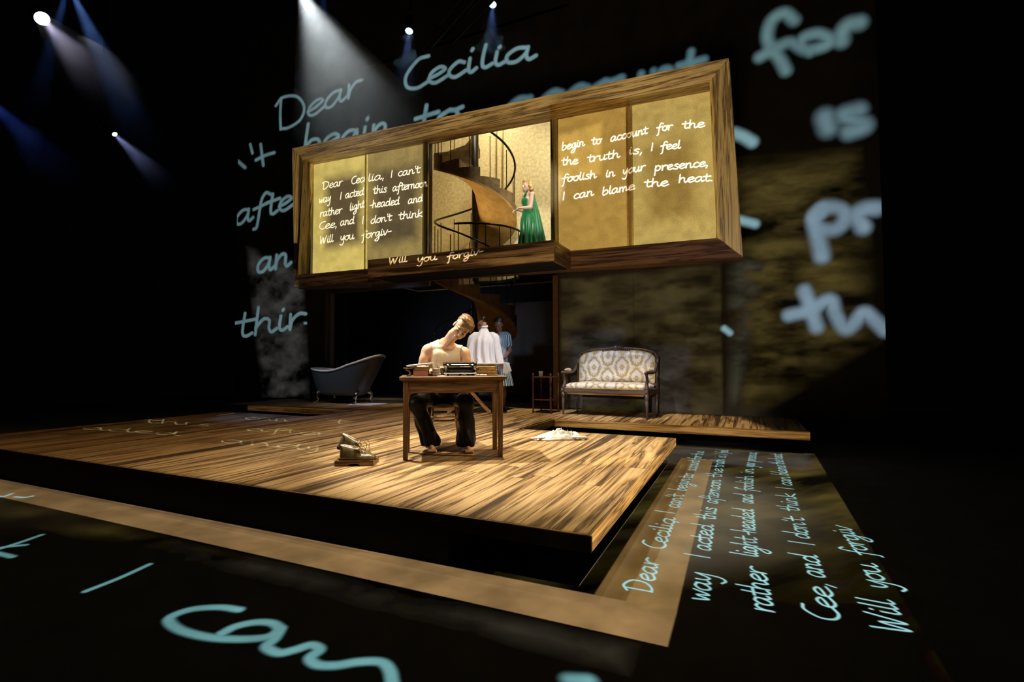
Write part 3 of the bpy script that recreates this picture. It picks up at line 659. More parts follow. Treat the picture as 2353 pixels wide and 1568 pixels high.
for a in (('Dear', (741, 436), (787, 426)), ('Ceci', (807, 424), (840, 417)), ('lia,', (846, 418), (884, 411)), ('I', (897, 409), (904, 408)), ("can't", (914.5, 406), (965, 397)),
          ('way', (733, 468), (760, 462)), ('I', (780, 459), (787, 458)), ('acted', (793.5, 456), (836, 448)), ('this', (858, 446), (889, 442)), ('afternoon', (902.5, 440), (983, 429)),
          ('rather', (735, 499), (786, 490)), ('light', (803.6, 485), (838, 476)), ('-headed', (849, 479), (918, 470)), ('and', (938, 469), (972, 463)),
          ('Cee,', (733, 528), (775, 522)), ('and', (782, 519), (814, 514)), ('I', (831, 515), (837, 514)), ("don't", (852, 515), (900, 507)), ('think', (917, 505), (972, 498)),
          ('Will', (735, 561), (766, 556)), ('you', (782, 554), (814, 549)), ('forgiv-', (831, 550), (899, 538))): pt(*a)
for a in (('begin', (1291, 346), (1343, 335)), ('to', (1360, 333), (1382, 330)), ('account', (1403, 326), (1488, 307)), ('for', (1509, 303), (1545, 298)), ('the', (1569, 296), (1619, 292)),
          ('the', (1291, 380), (1328, 377)), ('truth', (1351, 373), (1424, 362)), ('is,', (1445, 356), (1477, 352)), ('I', (1495, 347), (1502, 346)), ('feel', (1518, 345), (1564, 341)),
          ('foolish', (1291, 420), (1370, 409)), ('in', (1392, 408), (1413, 405)), ('your', (1431, 402), (1482, 391)), ('presence,', (1504, 393), (1628, 382)),
          ('I', (1292, 460), (1299, 459)), ('can', (1318, 458), (1364, 449)), ('blame', (1384, 449), (1458, 436)), ('the', (1482, 430), (1536, 427)), ('heat.', (1559, 420), (1638, 416))): pt(*a, xh=11, w=.018, c=(1.0, 1.05, 1.25))
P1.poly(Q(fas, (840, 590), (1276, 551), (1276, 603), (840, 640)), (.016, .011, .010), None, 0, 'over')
for a in (('Will', (894, 608), (935, 602)), ('you', (959, 603), (1004, 597)), ('forgiv-', (1027, 598), (1110, 583))): pt(*a, xh=9.5, f=fas, w=.018, c=(.9, .95, 1))
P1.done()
# overhead projector for floor and platform
P2 = Projector('overhead_projector', (4.2, -1.2, 11.2), (-3.2, 4.4, -.3), .98, 3200, 2600, 71000, .004)
flo = lambda x, y: onz(x, y, FZ); top = lambda x, y: onz(x, y, 0)
fl = lambda x, y: np.array([x, y, FZ])
on_ = fnoise(21, 26, 40, 5, .0, 1.25, 1.3); tn = fnoise(22, 60, 80, 4, .78, 1.12)
P2.poly([fl(-1.3, 2.4), fl(.685, 2.4), fl(.80, 7.5), fl(-1.5, 7.5)], (.085, .064, .016), fnoise(24, 14, 70, 5, .0, 1.3, 1.2), 0)
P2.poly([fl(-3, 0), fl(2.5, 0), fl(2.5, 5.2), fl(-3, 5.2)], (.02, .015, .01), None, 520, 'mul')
P2.poly([fl(-1.2, 6.2), fl(.795, 6.25), fl(.80, 7.5), fl(-1.2, 7.5)], (.078, .070, .058), fnoise(25, 20, 60, 3, .6, 1.1), 40)
P2.poly([fl(-10, 1.9), fl(-4.2, 1.9), fl(-2.0, 2.22), fl(-10, 2.3)], (.11, .085, .016), on_, 80)
P2.poly([fl(-4.0, 1.95), fl(-.4, 1.95), fl(-.4, 2.23), fl(-4.0, 2.23)], (.042, .036, .026), fnoise(27, 30, 30, 5, .0, 1.3, 1.4), 45)
P2.poly([fl(-10, 2.21), fl(-.312, 2.232), fl(-.312, 2.565), fl(-10, 2.54)], (.34, .205, .085), tn, 0, 'over')
P2.poly([fl(-10, 2.47), fl(-2.4, 2.505), fl(-1.6, 2.55), fl(-10, 2.55)], (.25, .15, .07), tn, 3, 'over')
P2.poly([fl(-.718, 2.565), fl(-.556, 2.565), fl(-.60, 6.55), fl(-.718, 6.55)], (.20, .115, .034), tn, 0, 'over')
P2.poly([fl(-.556, 2.5), fl(-.312, 2.5), fl(-.36, 6.55), fl(-.60, 6.55)], (.31, .19, .07), tn, 0, 'over')
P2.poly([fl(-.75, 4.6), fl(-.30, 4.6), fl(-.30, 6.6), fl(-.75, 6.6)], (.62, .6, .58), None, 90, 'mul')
TF = (.42, .84, .90)
def flc(x, y):
    p = flo(x, y)
    if p[1] > 6.4: p[1] = 6.4+(p[1]-6.4)*.76
    return p
def ft(t, p0, p1, xh=.074, w=.0125, cap=1.0): P2.text(t, flc, p0, p1, xh, w, TF, up=(-1, 0, 0), soft=.3, cap=cap)
z8 = lambda x, y: (1280+x/2.193, 980+y/2.193)
for t, a, b in (('Dear', (474, 842), (516, 672)), ('Cecilia', (540, 622), (598, 462)), (',', (592, 486), (600, 470)), ('I', (590, 442), (594, 430)), ("can't", (612, 412), (640, 345)), ('begin', (648, 325), (672, 265)), ('to', (680, 262), (690, 240)), ('account', (698, 226), (720, 172)), ('for', (724, 166), (734, 142)), ('the', (736, 138), (748, 112)),
                ('way', (766, 884), (778, 745)), ('I', (766, 668), (770, 652)), ('acted', (772, 628), (790, 498)), ('this', (796, 472), (804, 412)), ('afternoon', (808, 390), (826, 272)), ('the', (828, 258), (836, 214)), ('truth', (838, 208), (846, 160)), ('is,', (850, 152), (854, 136)), ('I', (856, 132), (858, 126)), ('feel', (860, 122), (866, 104)),
                ('rather', (1092, 940), (1046, 715)), ('light', (1012, 660), (1004, 562)), ('-headed', (1000, 552), (990, 420)), ('and', (988, 390), (986, 345)), ('foolish', (988, 328), (988, 252)), ('in', (990, 240), (990, 215)), ('your', (994, 207), (996, 180)), ('presence,', (998, 172), (1004, 114)),
                ('Cee,', (1432, 990), (1368, 790)), ('and', (1350, 765), (1310, 652)), ('I', (1296, 602), (1292, 588)), ("don't", (1272, 568), (1240, 462)), ('think', (1222, 430), (1198, 340)), ('I', (1192, 320), (1190, 310)), ('can', (1184, 300), (1172, 256)), ('blame', (1164, 248), (1148, 194)), ('the', (1144, 188), (1134, 160)), ('heat.', (1132, 156), (1124, 118)),
                ('Will', (1790, 1046), (1690, 880)), ('you', (1676, 822), (1606, 695)), ('forgiv', (1588, 655), (1470, 505))): ft(t, z8(*a), z8(*b))
def fs(P, w, f=flo, c=TF, soft=.6): P2.stroke([f(*p) for p in smooth(P)], w, c, soft)
z7 = lambda *P: [(x/2.139, 1080+y/2.139) for x, y in P]
CF = (.18, .44, .48)
fs(z7((735, 465), (580, 535), (420, 598)), .030, c=CF)
fs(z7((1175, 688), (1080, 676), (950, 685), (855, 715), (832, 745), (880, 785), (980, 815), (1090, 830), (1220, 832), (1320, 820), (1370, 785), (1340, 755), (1260, 750), (1160, 770), (1090, 805)), .046, c=CF)
fs(z7((1380, 780), (1350, 830), (1310, 870), (1370, 900), (1450, 885), (1530, 862), (1570, 885), (1525, 925), (1560, 958), (1650, 962), (1760, 945), (1870, 945), (1915, 985), (1930, 1060)), .046, c=CF)
fs(z7((205, 320), (90, 360), (-40, 400)), .032, c=CF); fs(z7((125, 370), (40, 378), (-30, 390)), .032, c=CF); fs(z7((-40, 405), (20, 418), (60, 428)), .04, c=CF)
fs(z7((-20, 128), (15, 132), (60, 117)), .032, c=(.5, .9, 1)); fs(z7((75, 133), (120, 136), (158, 130)), .032, c=(.5, .9, 1)); fs([(1310, 1562), (1350, 1564)], .06, c=CF, soft=.9)
TP = (.13, .19, .155)
z6 = lambda *P: [(x/2.401, 860+y/2.401) for x, y in P]
fs(z6((1190, 231), (1240, 223), (1290, 216)), .03, top, TP, .4)
def tt(t, p0, p1, xh, w=.022, c=TP): P2.text(t, top, p0, p1, xh, w, c, soft=.4)
tt('can', (562, 964), (668, 970), 6); tt("'t", (742, 973), (812, 976), 7.5); tt('this', (330, 971), (486, 981), 6); tt('after', (568, 990), (762, 1002), 6); tt('aded', (190, 986), (416, 1002), 5.5); tt('and', (508, 1017), (700, 1034), 8); tt('y', (706, 1034), (734, 1033), 7)
fs([(1458, 1013), (1425, 1010), (1396, 1012), (1405, 1016), (1440, 1017), (1458, 1013)], .022, top, (.09, .12, .10)); fs([(1340, 1007), (1386, 1009)], .022, top, TP); fs([(1378, 1042), (1440, 1044), (1478, 1045)], .02, top, (.09, .12, .10)); fs([(1470, 1042), (1495, 1042), (1490, 1048), (1515, 1053)], .022, top, (.09, .12, .10))
for Pq, c_ in (([(-.727, 2.55, 0), (-.727, 6.12, 0), (-.727, 6.12, -.085), (-.727, 2.55, -.085)], (.62, .46, .23)), ([(-2.64, Y2R, 0), (.74, Y2R, 0), (.74, Y2R, -.11), (-2.64, Y2R, -.11)], (.11, .08, .045)), ([(-9.3, Y2, 0), (-6.4, Y2, 0), (-6.4, Y2, -.11), (-9.3, Y2, -.11)], (.07, .05, .03))): P2.poly([np.array(q) for q in Pq], c_, None, 0, 'over')  # light on the platform edge boards, drawn into the projector picture
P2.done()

# unseen wash lamp added over the platform; outline and dimming drawn into its picture
P3 = Projector('platform_wash', (-2.2, 5.2, 8.6), (-4.3, 4.6, 0), .62, 1100, 900, 26000, .08)
pz = lambda x, y: np.array([x, y, 0.])
WA = (.125, .098, .064)
P3.poly([pz(-8.47, 2.56), pz(-.73, 2.56), pz(-.73, 6.12), pz(-8.47, 6.12)], WA)
P3.poly([pz(-6.4, 6.0), pz(-2.66, 6.0), pz(-2.66, 7.3), pz(-6.4, 7.3)], WA)
P3.poly([pz(-9.0, 7.2), pz(.4, 7.2), pz(.4, 8.9), pz(-9.0, 8.9)], (.10, .075, .045), None, 14, 'over')
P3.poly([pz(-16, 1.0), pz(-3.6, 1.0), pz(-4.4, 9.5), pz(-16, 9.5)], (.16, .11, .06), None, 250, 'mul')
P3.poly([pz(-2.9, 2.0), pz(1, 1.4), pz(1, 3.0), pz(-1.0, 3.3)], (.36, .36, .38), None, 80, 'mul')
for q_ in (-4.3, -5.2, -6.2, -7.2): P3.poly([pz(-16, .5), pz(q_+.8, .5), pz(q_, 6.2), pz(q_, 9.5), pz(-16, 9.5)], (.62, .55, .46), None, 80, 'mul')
P3.done()
# ================================================================ FURNITURE
V3 = Vector
# ---- writing table
TB = thing('writing_table', 'plain brown wooden writing table with a deep apron, man seated behind it', 'table', (-2.56, 4.20, 0), math.radians(34))
LX, LY = .435, .200
MB().box((0, 0, .742), (.985, .52, .03)).build('table_top', M['desk'], TB, bevel=.006)
MB().box((0, 0, .722), (.955, .49, .012)).build('moulding', M['desk'], TB)
for sx in (-1, 1):
    for sy in (-1, 1):
        MB().box((sx*LX, sy*LY, .358), (.050, .050, .716), taper=.86).build('leg', M['desk_z'], TB, bevel=.004)
        MB().prism([(0, 0), (.05, 0), (.012, .02), (0, .07)], .02, Matrix.Translation((sx*LX-sx*.024, sy*LY+.01, .605)) @ Matrix(((-sx, 0, 0, 0), (0, 0, -1, 0), (0, -1, 0, 0), (0, 0, 0, 1)))).build('bracket', M['desk'], TB)
for sy in (-1, 1): MB().box((0, sy*(LY+.006), .660), (2*LX-.05, .022, .112)).build('apron', M['desk'], TB, bevel=.003)
for sx in (-1, 1): MB().box((sx*(LX+.006), 0, .660), (.022, 2*LY-.05, .112)).build('apron', M['desk'], TB, bevel=.003)
T0 = .757; tm = Matrix.Translation((-2.56, 4.20, 0)) @ Matrix.Rotation(math.radians(34), 4, 'Z')
def tpos(x, y, z=T0): return tm @ V3((x-.075, y, z))
RZT = math.radians(34)
# ---- book, stacks
def book(name, label, x, y, z, w, d, h, cover, pages, rz=0, group=None):
    p = tpos(x, y, z); t = thing(name, label, 'book', p, RZT+rz, group)
    c = .004
    b = MB().box((0, 0, c/2), (w, d, c)).box((0, 0, h-c/2), (w, d, c)).box((0, d/2-c/2, h/2), (w, c, h-2*c)); b.build('cover', cover, t)
    MB().box((0, -.004, h/2), (w-.012, d-.016, h-2*c)).build('page_block', pages, t); return t
book('book', 'thick book with faded red page edges at the bottom of the left pile', -.225, -.135, T0, .145, .11, .062, M['red'], M['page2'], -.05)
book('book', 'thin book with yellowed pages lying on the thick red one', -.215, -.13, T0+.062, .15, .115, .016, M['card'], M['pages'], .08)
book('book', 'thin brown book poking out left on the left pile', -.235, -.115, T0+.078, .17, .12, .010, M['card'], M['card'], .2)
sh = MB()
for k in range(6): sh.box((.003*math.sin(k*2), 0, .0012+.0024*k), (.225, .15, .0016), (0, 0, .03*math.sin(k*3)))
t = sh.build('paper_sheaf', M['sheet'], None, loc=tpos(-.235, -.10, T0+.090)); t.rotation_euler = (0, -.10, RZT+.25); t.location.z += .010
tag(t, 'sheaf of loose white paper sheets on top of the left book pile', 'paper')
lr = thing('letter_rack', 'small curved white letter holder at the left end of the table', 'rack', tpos(-.335, -.09), RZT)
MB().tube([(0, 0, .004), (.012, 0, .02), (.004, 0, .045), (-.028, 0, .068)], [.012, .007, .007, .012], 8).build('stand', M['pinkglass'], lr, sm=True)
MB().box((0, 0, .004), (.05, .06, .008)).build('base', M['card'], lr, bevel=.002)
MB().box((-.005, 0, .073), (.10, .10, .006), (0, .05, 0)).build('tray', M['card'], lr)
for i, (z, w) in enumerate(((0, .085), (.024, .078), (.048, .072))):
    book('small_book', ['small pink-edged book at the bottom beside the typewriter', 'small pink-edged book second from the bottom beside the typewriter', 'small pink-edged book third up beside the typewriter'][i], -.095+.004*i, -.10, T0+z, w, .10, .022, M['sheet'], M['pinkglass'], .3-.15*i, 'small pink books')
pp = thing('pencil', 'dark pencil standing up tilted beside the small pink books', 'pencil', tpos(-.105, -.03, T0+.0), RZT)
MB().tube([(0, 0, 0), (-.035, 0, .145)], .0045, 6).build('shaft', M['card'], pp); MB().tube([(-.035, 0, .145), (-.0385, 0, .159)], [.0045, .001], 6).build('tip', M['eye'], pp)
ink = thing('brass_cup', 'small brass cup standing left of the typewriter', 'cup', tpos(-.025, -.05), RZT)
MB().lathe([(.026, 0), (.021, .01), (.024, .05), (.029, .088), (.026, .086), (.02, .012)], 16).build('bowl', M['brass'], ink, sm=True)
# right pile of three
for i, (dx, rz, h) in enumerate(((.008, .0, .030), (0, .05, .028), (-.012, -.04, .028))):
    book('novel', ['yellow-paged book at the bottom of the right pile', 'yellow-paged book in the middle of the right pile', 'yellow-paged book on top of the right pile'][i], .395+dx, -.05, T0+[0, .030, .058][i], .20, .13, h, M['pages'] if i else M['card'], M['pages'], rz, 'books at the right of the typewriter')
cr = SDF()
for k in range(7): cr.ell((.022*(k-3)+rng.uniform(-.004, .004), rng.uniform(-.008, .008), .008), (.016, .014, .008+.003*(k % 2)), .004)
o = body('crumpled_paper', cr, .003, M['sheet'], None); o.location = tpos(.30, -.19); o.rotation_euler = (0, 0, RZT); tag(o, 'crumpled white paper lying in front of the right book pile', 'paper')
tag(MB().box((0, 0, .002), (.36, .20, .004)).build('paper_mat', M['sheet'], None, loc=tpos(.10, -.14, T0)), 'white paper sheets lying under the typewriter', 'paper').rotation_euler = (0, 0, RZT+.04)
# ---- typewriter seen from its back
TY = thing('typewriter', 'black portable typewriter seen from behind on the writing table', 'typewriter', tpos(.135, -.09, T0+.004), RZT)
MB().box((0, 0, .021), (.305, .27, .008)).build('base_plate', M['steel'], TY, bevel=.002)
for x in (-.115, -.0, .07, .12):
    MB().box((x, -.12, .0085), (.022, .02, .017)).build('foot', M['black'], TY)
MB().box((0, .06, .040), (.27, .12, .030), (.25, 0, 0)).build('keyboard_deck', M['type'], TY, bevel=.004)
for sx in (-1, 1): MB().box((sx*.115, -.04, .060), (.016, .17, .075), (0, -sx*.08, 0)).build('side_frame', M['type'], TY, bevel=.004)
MB().box((0, -.115, .066), (.215, .010, .030)).build('back_plate', M['type'], TY)
MB().box((0, -.122, .078), (.225, .008, .006)).build('rail', M['steel'], TY)
MB().box((0, -.120, .044), (.22, .012, .008)).build('rail', M['steel'], TY)
for x in np.linspace(-.095, .095, 14): MB().beam((x, -.112, .032), (x*.8, -.104, .060+.006*math.sin(x*90)), .004, .004).build('type_lever', M['steel'], TY)
MB().tube([(-.135, -.06, .107), (.135, -.06, .107)], .019, 16).build('platen', M['black'], TY, sm=True)
MB().box((0, -.095, .096), (.25, .03, .020)).build('carriage', M['steel'], TY, bevel=.003)
MB().box((0, -.088, .116), (.23, .012, .005)).build('paper_table', M['type'], TY)
MB().tube([(-.12, -.10, .118), (-.06, -.115, .124), (.06, -.115, .124), (.12, -.10, .118)], .004, 6).build('paper_bail', M['steel'], TY)
for sx in (-1, 1):
    MB().tube([(sx*.135, -.06, .107), (sx*.142, -.06, .107), (sx*.143, -.06, .107), (sx*.158, -.06, .107)], [.008, .008, .018, .018], 12).build('platen_knob', M['type'], TY, sm=True)
    MB().lathe([(.028, 0), (.028, .012)], 16, (sx*.078, -.02, .088)).build('ribbon_spool', M['type'], TY)
MB().tube([(.150, -.06, .115), (.165, -.075, .145), (.16, -.078, .165)], [.004, .003, .004], 6).build('return_lever', M['steel'], TY)
MB().tube([(.15, -.03, .085), (.175, -.05, .06), (.20, -.06, .042)], [.01, .018, .006], 8, flat=.5).build('spool_lid', M['type'], TY, sm=True)
for j in range(3):
    for i in range(10): MB().lathe([(.006, 0), (.006, .004)], 8, ((i-4.5)*.022+.006*j, .065+.022*j, .064-.010*j)).build('key', M['sheet'], TY)
# ---- man's chair
MX, MY, MR = -2.825, 4.543, math.radians(32)
CH = thing('bentwood_chair', 'bentwood dining chair under the seated man', 'chair', (MX, MY, 0), MR)
cx0, cy0 = -.04, .13
MB().lathe([(.20, 0), (.205, .02), (.19, .035)], 24, (cx0, cy0, .415)).build('seat', M['desk'], CH, sm=False)
MB().tube([(cx0+.19*math.cos(a), cy0+.19*math.sin(a), .28) for a in np.linspace(0, 2*PI, 25)[:-1]], .011, 6, close=True).build('stretcher_ring', M['maple'], CH, sm=True)
for sx in (-1, 1):
    MB().tube([(cx0+sx*.15, cy0-.13, .42), (cx0+sx*.165, cy0-.155, .2), (cx0+sx*.175, cy0-.17, 0)], [.02, .018, .013], 8).build('leg', M['desk_z'], CH, sm=True)
    MB().tube([(cx0+sx*.13, cy0+.15, .42), (cx0+sx*.14, cy0+.18, .2), (cx0+sx*.16, cy0+.23, 0)], [.02, .018, .013], 8).build('leg', M['desk_z'], CH, sm=True)
MB().tube([(cx0+.18*math.cos(a), cy0+.16+.06*math.sin(a), .43+.48*math.sin(a)) for a in np.linspace(0, PI, 20)], .012, 6).build('back_hoop', M['desk_z'], CH, sm=True)
# ================================================================ THE SEATED MAN
def rotm(yaw, pitch, roll):
    cy, sy, cp, sp_, cr_, sr = math.cos(yaw), math.sin(yaw), math.cos(pitch), math.sin(pitch), math.cos(roll), math.sin(roll)
    Rz = np.array([[cy, -sy, 0], [sy, cy, 0], [0, 0, 1]]); Rx = np.array([[1, 0, 0], [0, cp, -sp_], [0, sp_, cp]]); Ry = np.array([[cr_, 0, sr], [0, 1, 0], [-sr, 0, cr_]])
    return Ry @ Rx @ Rz
def head(s, c, Rm, sc=1.0, fem=0):
    P = lambda *q: np.array(c)+Rm @ (np.array(q)*sc)
    def e(q, r, k=.015, op='u', extra=None): s.ell(P(*q), np.array(r)*sc, k*sc, Rm if extra is None else Rm @ extra, op)
    e((0, .018, .045), (.074, .092, .082), .02); e((0, -.02, .03), (.066, .068, .07), .03)
    e((0, -.028, -.035), (.058, .058, .062), .03); e((0, -.058, -.088), (.024, .024, .02), .03)
    for sx in (-1, 1):
        e((sx*.043, -.010, -.068), (.018, .038, .022), .03)                      # jaw corner
        e((sx*.040, -.066, -.022), (.022, .02, .02), .025)                       # cheekbone
        e((sx*.030, -.084, .024), (.026, .011, .008), .014)                      # brow
        e((sx*.031, -.096, .004), (.017, .013, .010), .012, 's')                 # socket
        e((sx*.031, -.079, .003), (.0135, .0125, .0115), .004)                   # eyelid
        e((sx*.076, .012, -.002), (.008, .016, .026), .008); e((sx*.083, .008, .003), (.004, .010, .015), .006, 's')
    s.con(P(0, -.086, .018), P(0, -.112, -.030), .0075*sc, .0115*sc, .012*sc)    # nose
    for sx in (-1, 1): e((sx*.011, -.098, -.034), (.0085, .010, .0075), .006)
    e((0, -.088, -.062), (.026, .014, .016), .014)
    e((0, -.096, -.057), (.021, .0075, .0045), .004); e((0, -.094, -.066), (.017, .0075, .0055), .004)
    return P
def face_parts(par, P, c, Rm, sc=1.0, lashes=True, lipm=None, browm=None):
    for sx in (-1, 1):
        MB().tube([P(sx*(.031+dx), -.0915+.10*dx*dx*10, z) for dx, z in ((-.014, .000), (-.007, -.0035), (0, -.0048), (.007, -.0035), (.014, .001))], [.0012*sc, .002*sc, .0022*sc, .002*sc, .0014*sc], 6).build('eye', M['eye'], par, sm=True)
        MB().tube([P(sx*x, y, z) for x, y, z in ((.012, -.094, .019), (.028, -.096, .025), (.046, -.083, .020))], [.0022*sc, .0032*sc, .0015*sc], 6).build('eyebrow', browm or M['hair'], par, sm=True)
    MB().tube([P(x, y, z) for x, y, z in ((-.022, -.096, -.0605), (-.010, -.1025, -.0595), (0, -.1035, -.061), (.010, -.1025, -.0595), (.022, -.096, -.0605))], [.0012*sc, .0028*sc, .003*sc, .0028*sc, .0012*sc], 6).build('mouth', lipm or M['lip'], par, sm=True)
def hand(s, wrist, knuck, palm_n, curl=.5, sc=1.0, spread=.9, thumb_side=1):
    """palm from wrist to the knuckles, four fingers that curl towards palm_n and a thumb from the side"""
    w_, kn = np.array(wrist, float), np.array(knuck, float); d = kn-w_; L = np.linalg.norm(d); d /= L; n = np.array(palm_n, float); n -= d*(n@d); n /= np.linalg.norm(n); sd = np.cross(d, n)*thumb_side
    for i, off_ in enumerate((.030, .010, -.010, -.029)):
        k0 = kn+sd*off_*sc-d*abs(off_)*.25*sc
        s.con(w_+sd*off_*.55*sc, k0, .015*sc, .0115*sc, .012)
        ln = (.040, .046, .043, .033)[i]*sc; p = k0; a = curl*.7
        for j, f in enumerate((1, .68, .52)):
            q = p+(d*math.cos(a)+n*math.sin(a)+sd*off_*spread*3*(.35 if j == 0 else 0))*ln*f
            s.con(p, q, (.0095, .0088, .0080)[j]*sc, (.0088, .0080, .0068)[j]*sc, .003); p = q; a += curl
    b = w_+d*.025*sc+sd*.022*sc
    q1 = b+(d*.7+sd*.65+n*.25)*.042*sc; q2 = q1+(d*.9+sd*.1+n*.45)*.030*sc; q3 = q2+(d*.9-sd*.25+n*.5)*.024*sc
    s.con(b, q1, .015*sc, .0115*sc, .012).con(q1, q2, .0105*sc, .0095*sc, .004).con(q2, q3, .0093*sc, .0078*sc, .003)
man = thing('person', 'barefoot man in a white singlet and black trousers writing at the table with head bowed', 'person', (MX, MY, 0), MR)
s = SDF()
sL, sR = (-.205, -.01, 1.005), (.160, -.015, .975)
s.con((-.05, .15, .60), (-.05, .15, .64), .14, .14, .05).con((-.05, .14, .60), (-.045, .07, .78), .130, .135, .06)
s.ell((-.04, .03, .90), (.165, .105, .15), .06).ell((-.095, -.05, .955), (.085, .055, .07), .04).ell((.045, -.055, .94), (.085, .055, .07), .04)
s.con((-.17, .02, 1.025), (-.05, .01, 1.075), .055, .06, .05).con((.125, .01, 1.0), (-.02, .01, 1.065), .052, .06, .05)
s.con((-.035, .005, 1.05), (.045, -.10, 1.165), .062, .054, .035)
s.con((-.06, -.045, 1.03), (.05, -.13, 1.13), .022, .02, .03)
s.con((-.03, -.07, 1.035), (-.17, -.045, 1.04), .013, .012, .025).con((.01, -.075, 1.03), (.12, -.05, 1.005), .013, .012, .025)
for sh_, el, wr, kn, ts in ((sL, (-.285, -.045, .805), (-.155, -.215, .790), (-.095, -.262, .792), 1), (sR, (.205, -.035, .800), (.070, -.200, .788), (.005, -.225, .785), -1)):
    sh_, el, wr = map(np.array, (sh_, el, wr)); m1 = sh_*.55+el*.45; fm = el*.7+wr*.3
    s.ell(sh_+[0, 0, -.01], (.068, .068, .072), .04); s.con(sh_, m1, .058, .054, .04).con(m1, el, .052, .042, .03).ell(m1+[.0, -.022, 0], (.036, .034, .06), .03)
    s.con(el, fm, .042, .043, .03).con(fm, wr, .042, .026, .03); hand(s, wr, kn, (0, 0, -1), .55, 1.0, .9, ts)
for hp, kn_, an, ft_, in (((-.14, .13, .53), (-.315, -.245, .475), (-.175, -.17, .085), (-.155, -.30, .03)), ((.04, .13, .53), (.185, -.26, .485), (.185, -.255, .085), (.205, -.395, .03))):
    s.con(hp, kn_, .082, .056, .04).con(kn_, [(a+b)/2 for a, b in zip(kn_, an)], .054, .05, .03).con([(a+b)/2 for a, b in zip(kn_, an)], an, .05, .036, .03)
    an, ft_ = np.array(an), np.array(ft_); d = ft_-an; d[2] = 0; d /= np.linalg.norm(d); sd = np.array([-d[1], d[0], 0])
    s.ell(an+[0, 0, -.045]-d*.02, (.034, .034, .036), .03); s.con(an+[0, 0, -.02], an+d*.11+[0, 0, -.06], .034, .024, .03)
    inn = 1 if ft_[0] < 0 else -1
    for i in range(5):
        o_ = (i-2)*.0185*inn*(1 if True else 1); p0 = an*[1, 1, 0]+d*(.10)+sd*o_*.8+[0, 0, .020]; ln = (.062, .058, .052, .046, .04)[i] if inn*-1 > 0 else (.04, .046, .052, .058, .062)[i]
        s.con(p0, p0+d*ln+[0, 0, -.007], .014, .0115 if ln < .06 else .0145, .006)
HC = (.128, -.175, 1.232); HR = rotm(math.radians(16), math.radians(24), math.radians(41))
P = head(s, HC, HR, 1.06)
s.con(P(0, .0, -.03), P(0, .03, -.10), .05, .055, .03)
body('body', s, .0042, M['skin'], man)
face_parts(man, P, HC, HR, 1.06)
# hair: short back and sides, swept fringe falling to his left
h_ = SDF(); e = lambda q, r, k=.015, rt=None: h_.ell(P(*q), np.array(r)*1.06, k, HR if rt is None else HR @ rt)
e((0, .028, .062), (.077, .092, .078), .02); e((.022, -.050, .103), (.052, .05, .026), .02); e((.052, -.068, .082), (.026, .03, .03), .015); e((-.03, -.03, .112), (.042, .05, .02), .015); e((0, .075, 0), (.058, .042, .06), .02)
for i in range(15):
    x0_ = -.058+.112*i/14; q = lambda x: max(-.066, min(.070, x)); dz = -9*x0_*x0_; w_ = .5*math.sin(i*2.4)
    h_.chain([P(q(x0_*.8-.012), .055, .132+dz*.8), P(q(x0_-.002), .0, .144+dz), P(q(x0_+.012+.004*w_), -.048, .132+dz*.9+.004*w_), P(q(x0_+.024), -.082, .104+dz*.8+.005*w_), P(q(x0_+.030), -.094, .078+dz*.9+.006*w_)], [.010, .0125, .0135, .012, .006], .005)
for sx in (-1, 1): h_.con(P(sx*.070, -.012, .04), P(sx*.073, -.014, .0), .010, .005, .01)
h_.ell(P(0, -.09, .0), np.array((.058, .05, .062))*1.06, .006, HR, 's')
def grooves(P_): return P_+(.0011*np.sin(P_@np.array([300., 60, 340])+2.5*np.sin(P_[:, 1]*60)))[:, None]*np.array([.7, -.2, .7])
body('hair', h_, .003, M['hair'], man, ripple=grooves)
# singlet: torso field pushed out, scooped neck and cut-away arm holes
def vmod(D, lo, h):
    X, Y, Z = axes3(D, lo, h); D = D-.009
    back = (Y > .02)
    nk = (1-np.sqrt(((X+.005)/.096)**2+((Z-1.135)/np.where(back, .06, .148))**2))*.09
    al = (1-np.sqrt(((X+.258)/.100)**2+((Z-.985)/.135)**2))*.10; ar = (1-np.sqrt(((X-.212)/.095)**2+((Z-.955)/.135)**2))*.095
    g = np.maximum.reduce([nk+0*D, al+0*D, ar+0*D, Z-1.13+0*D, .665-Z+0*D, np.where(Z < .93, np.maximum(-.212-X, X-.172), -1)+0*D, np.where(Z < .93, -.128-Y, -.15-Y)+0*D, np.where(X > .03, Z-1.068, -1)+0*D, np.maximum(-.27-X, X-.23)+0*D])
    return np.maximum(D, g)
def vfold(P_):
    n = .0035*np.sin(P_[:, 0]*95+3*np.sin(P_[:, 2]*16))*np.clip((1.0-P_[:, 2])*6, 0, 1); P_ = P_.copy(); P_[:, 1] -= n; return P_
body('singlet', s, .0046, M['vest'], man, vmod, vfold)
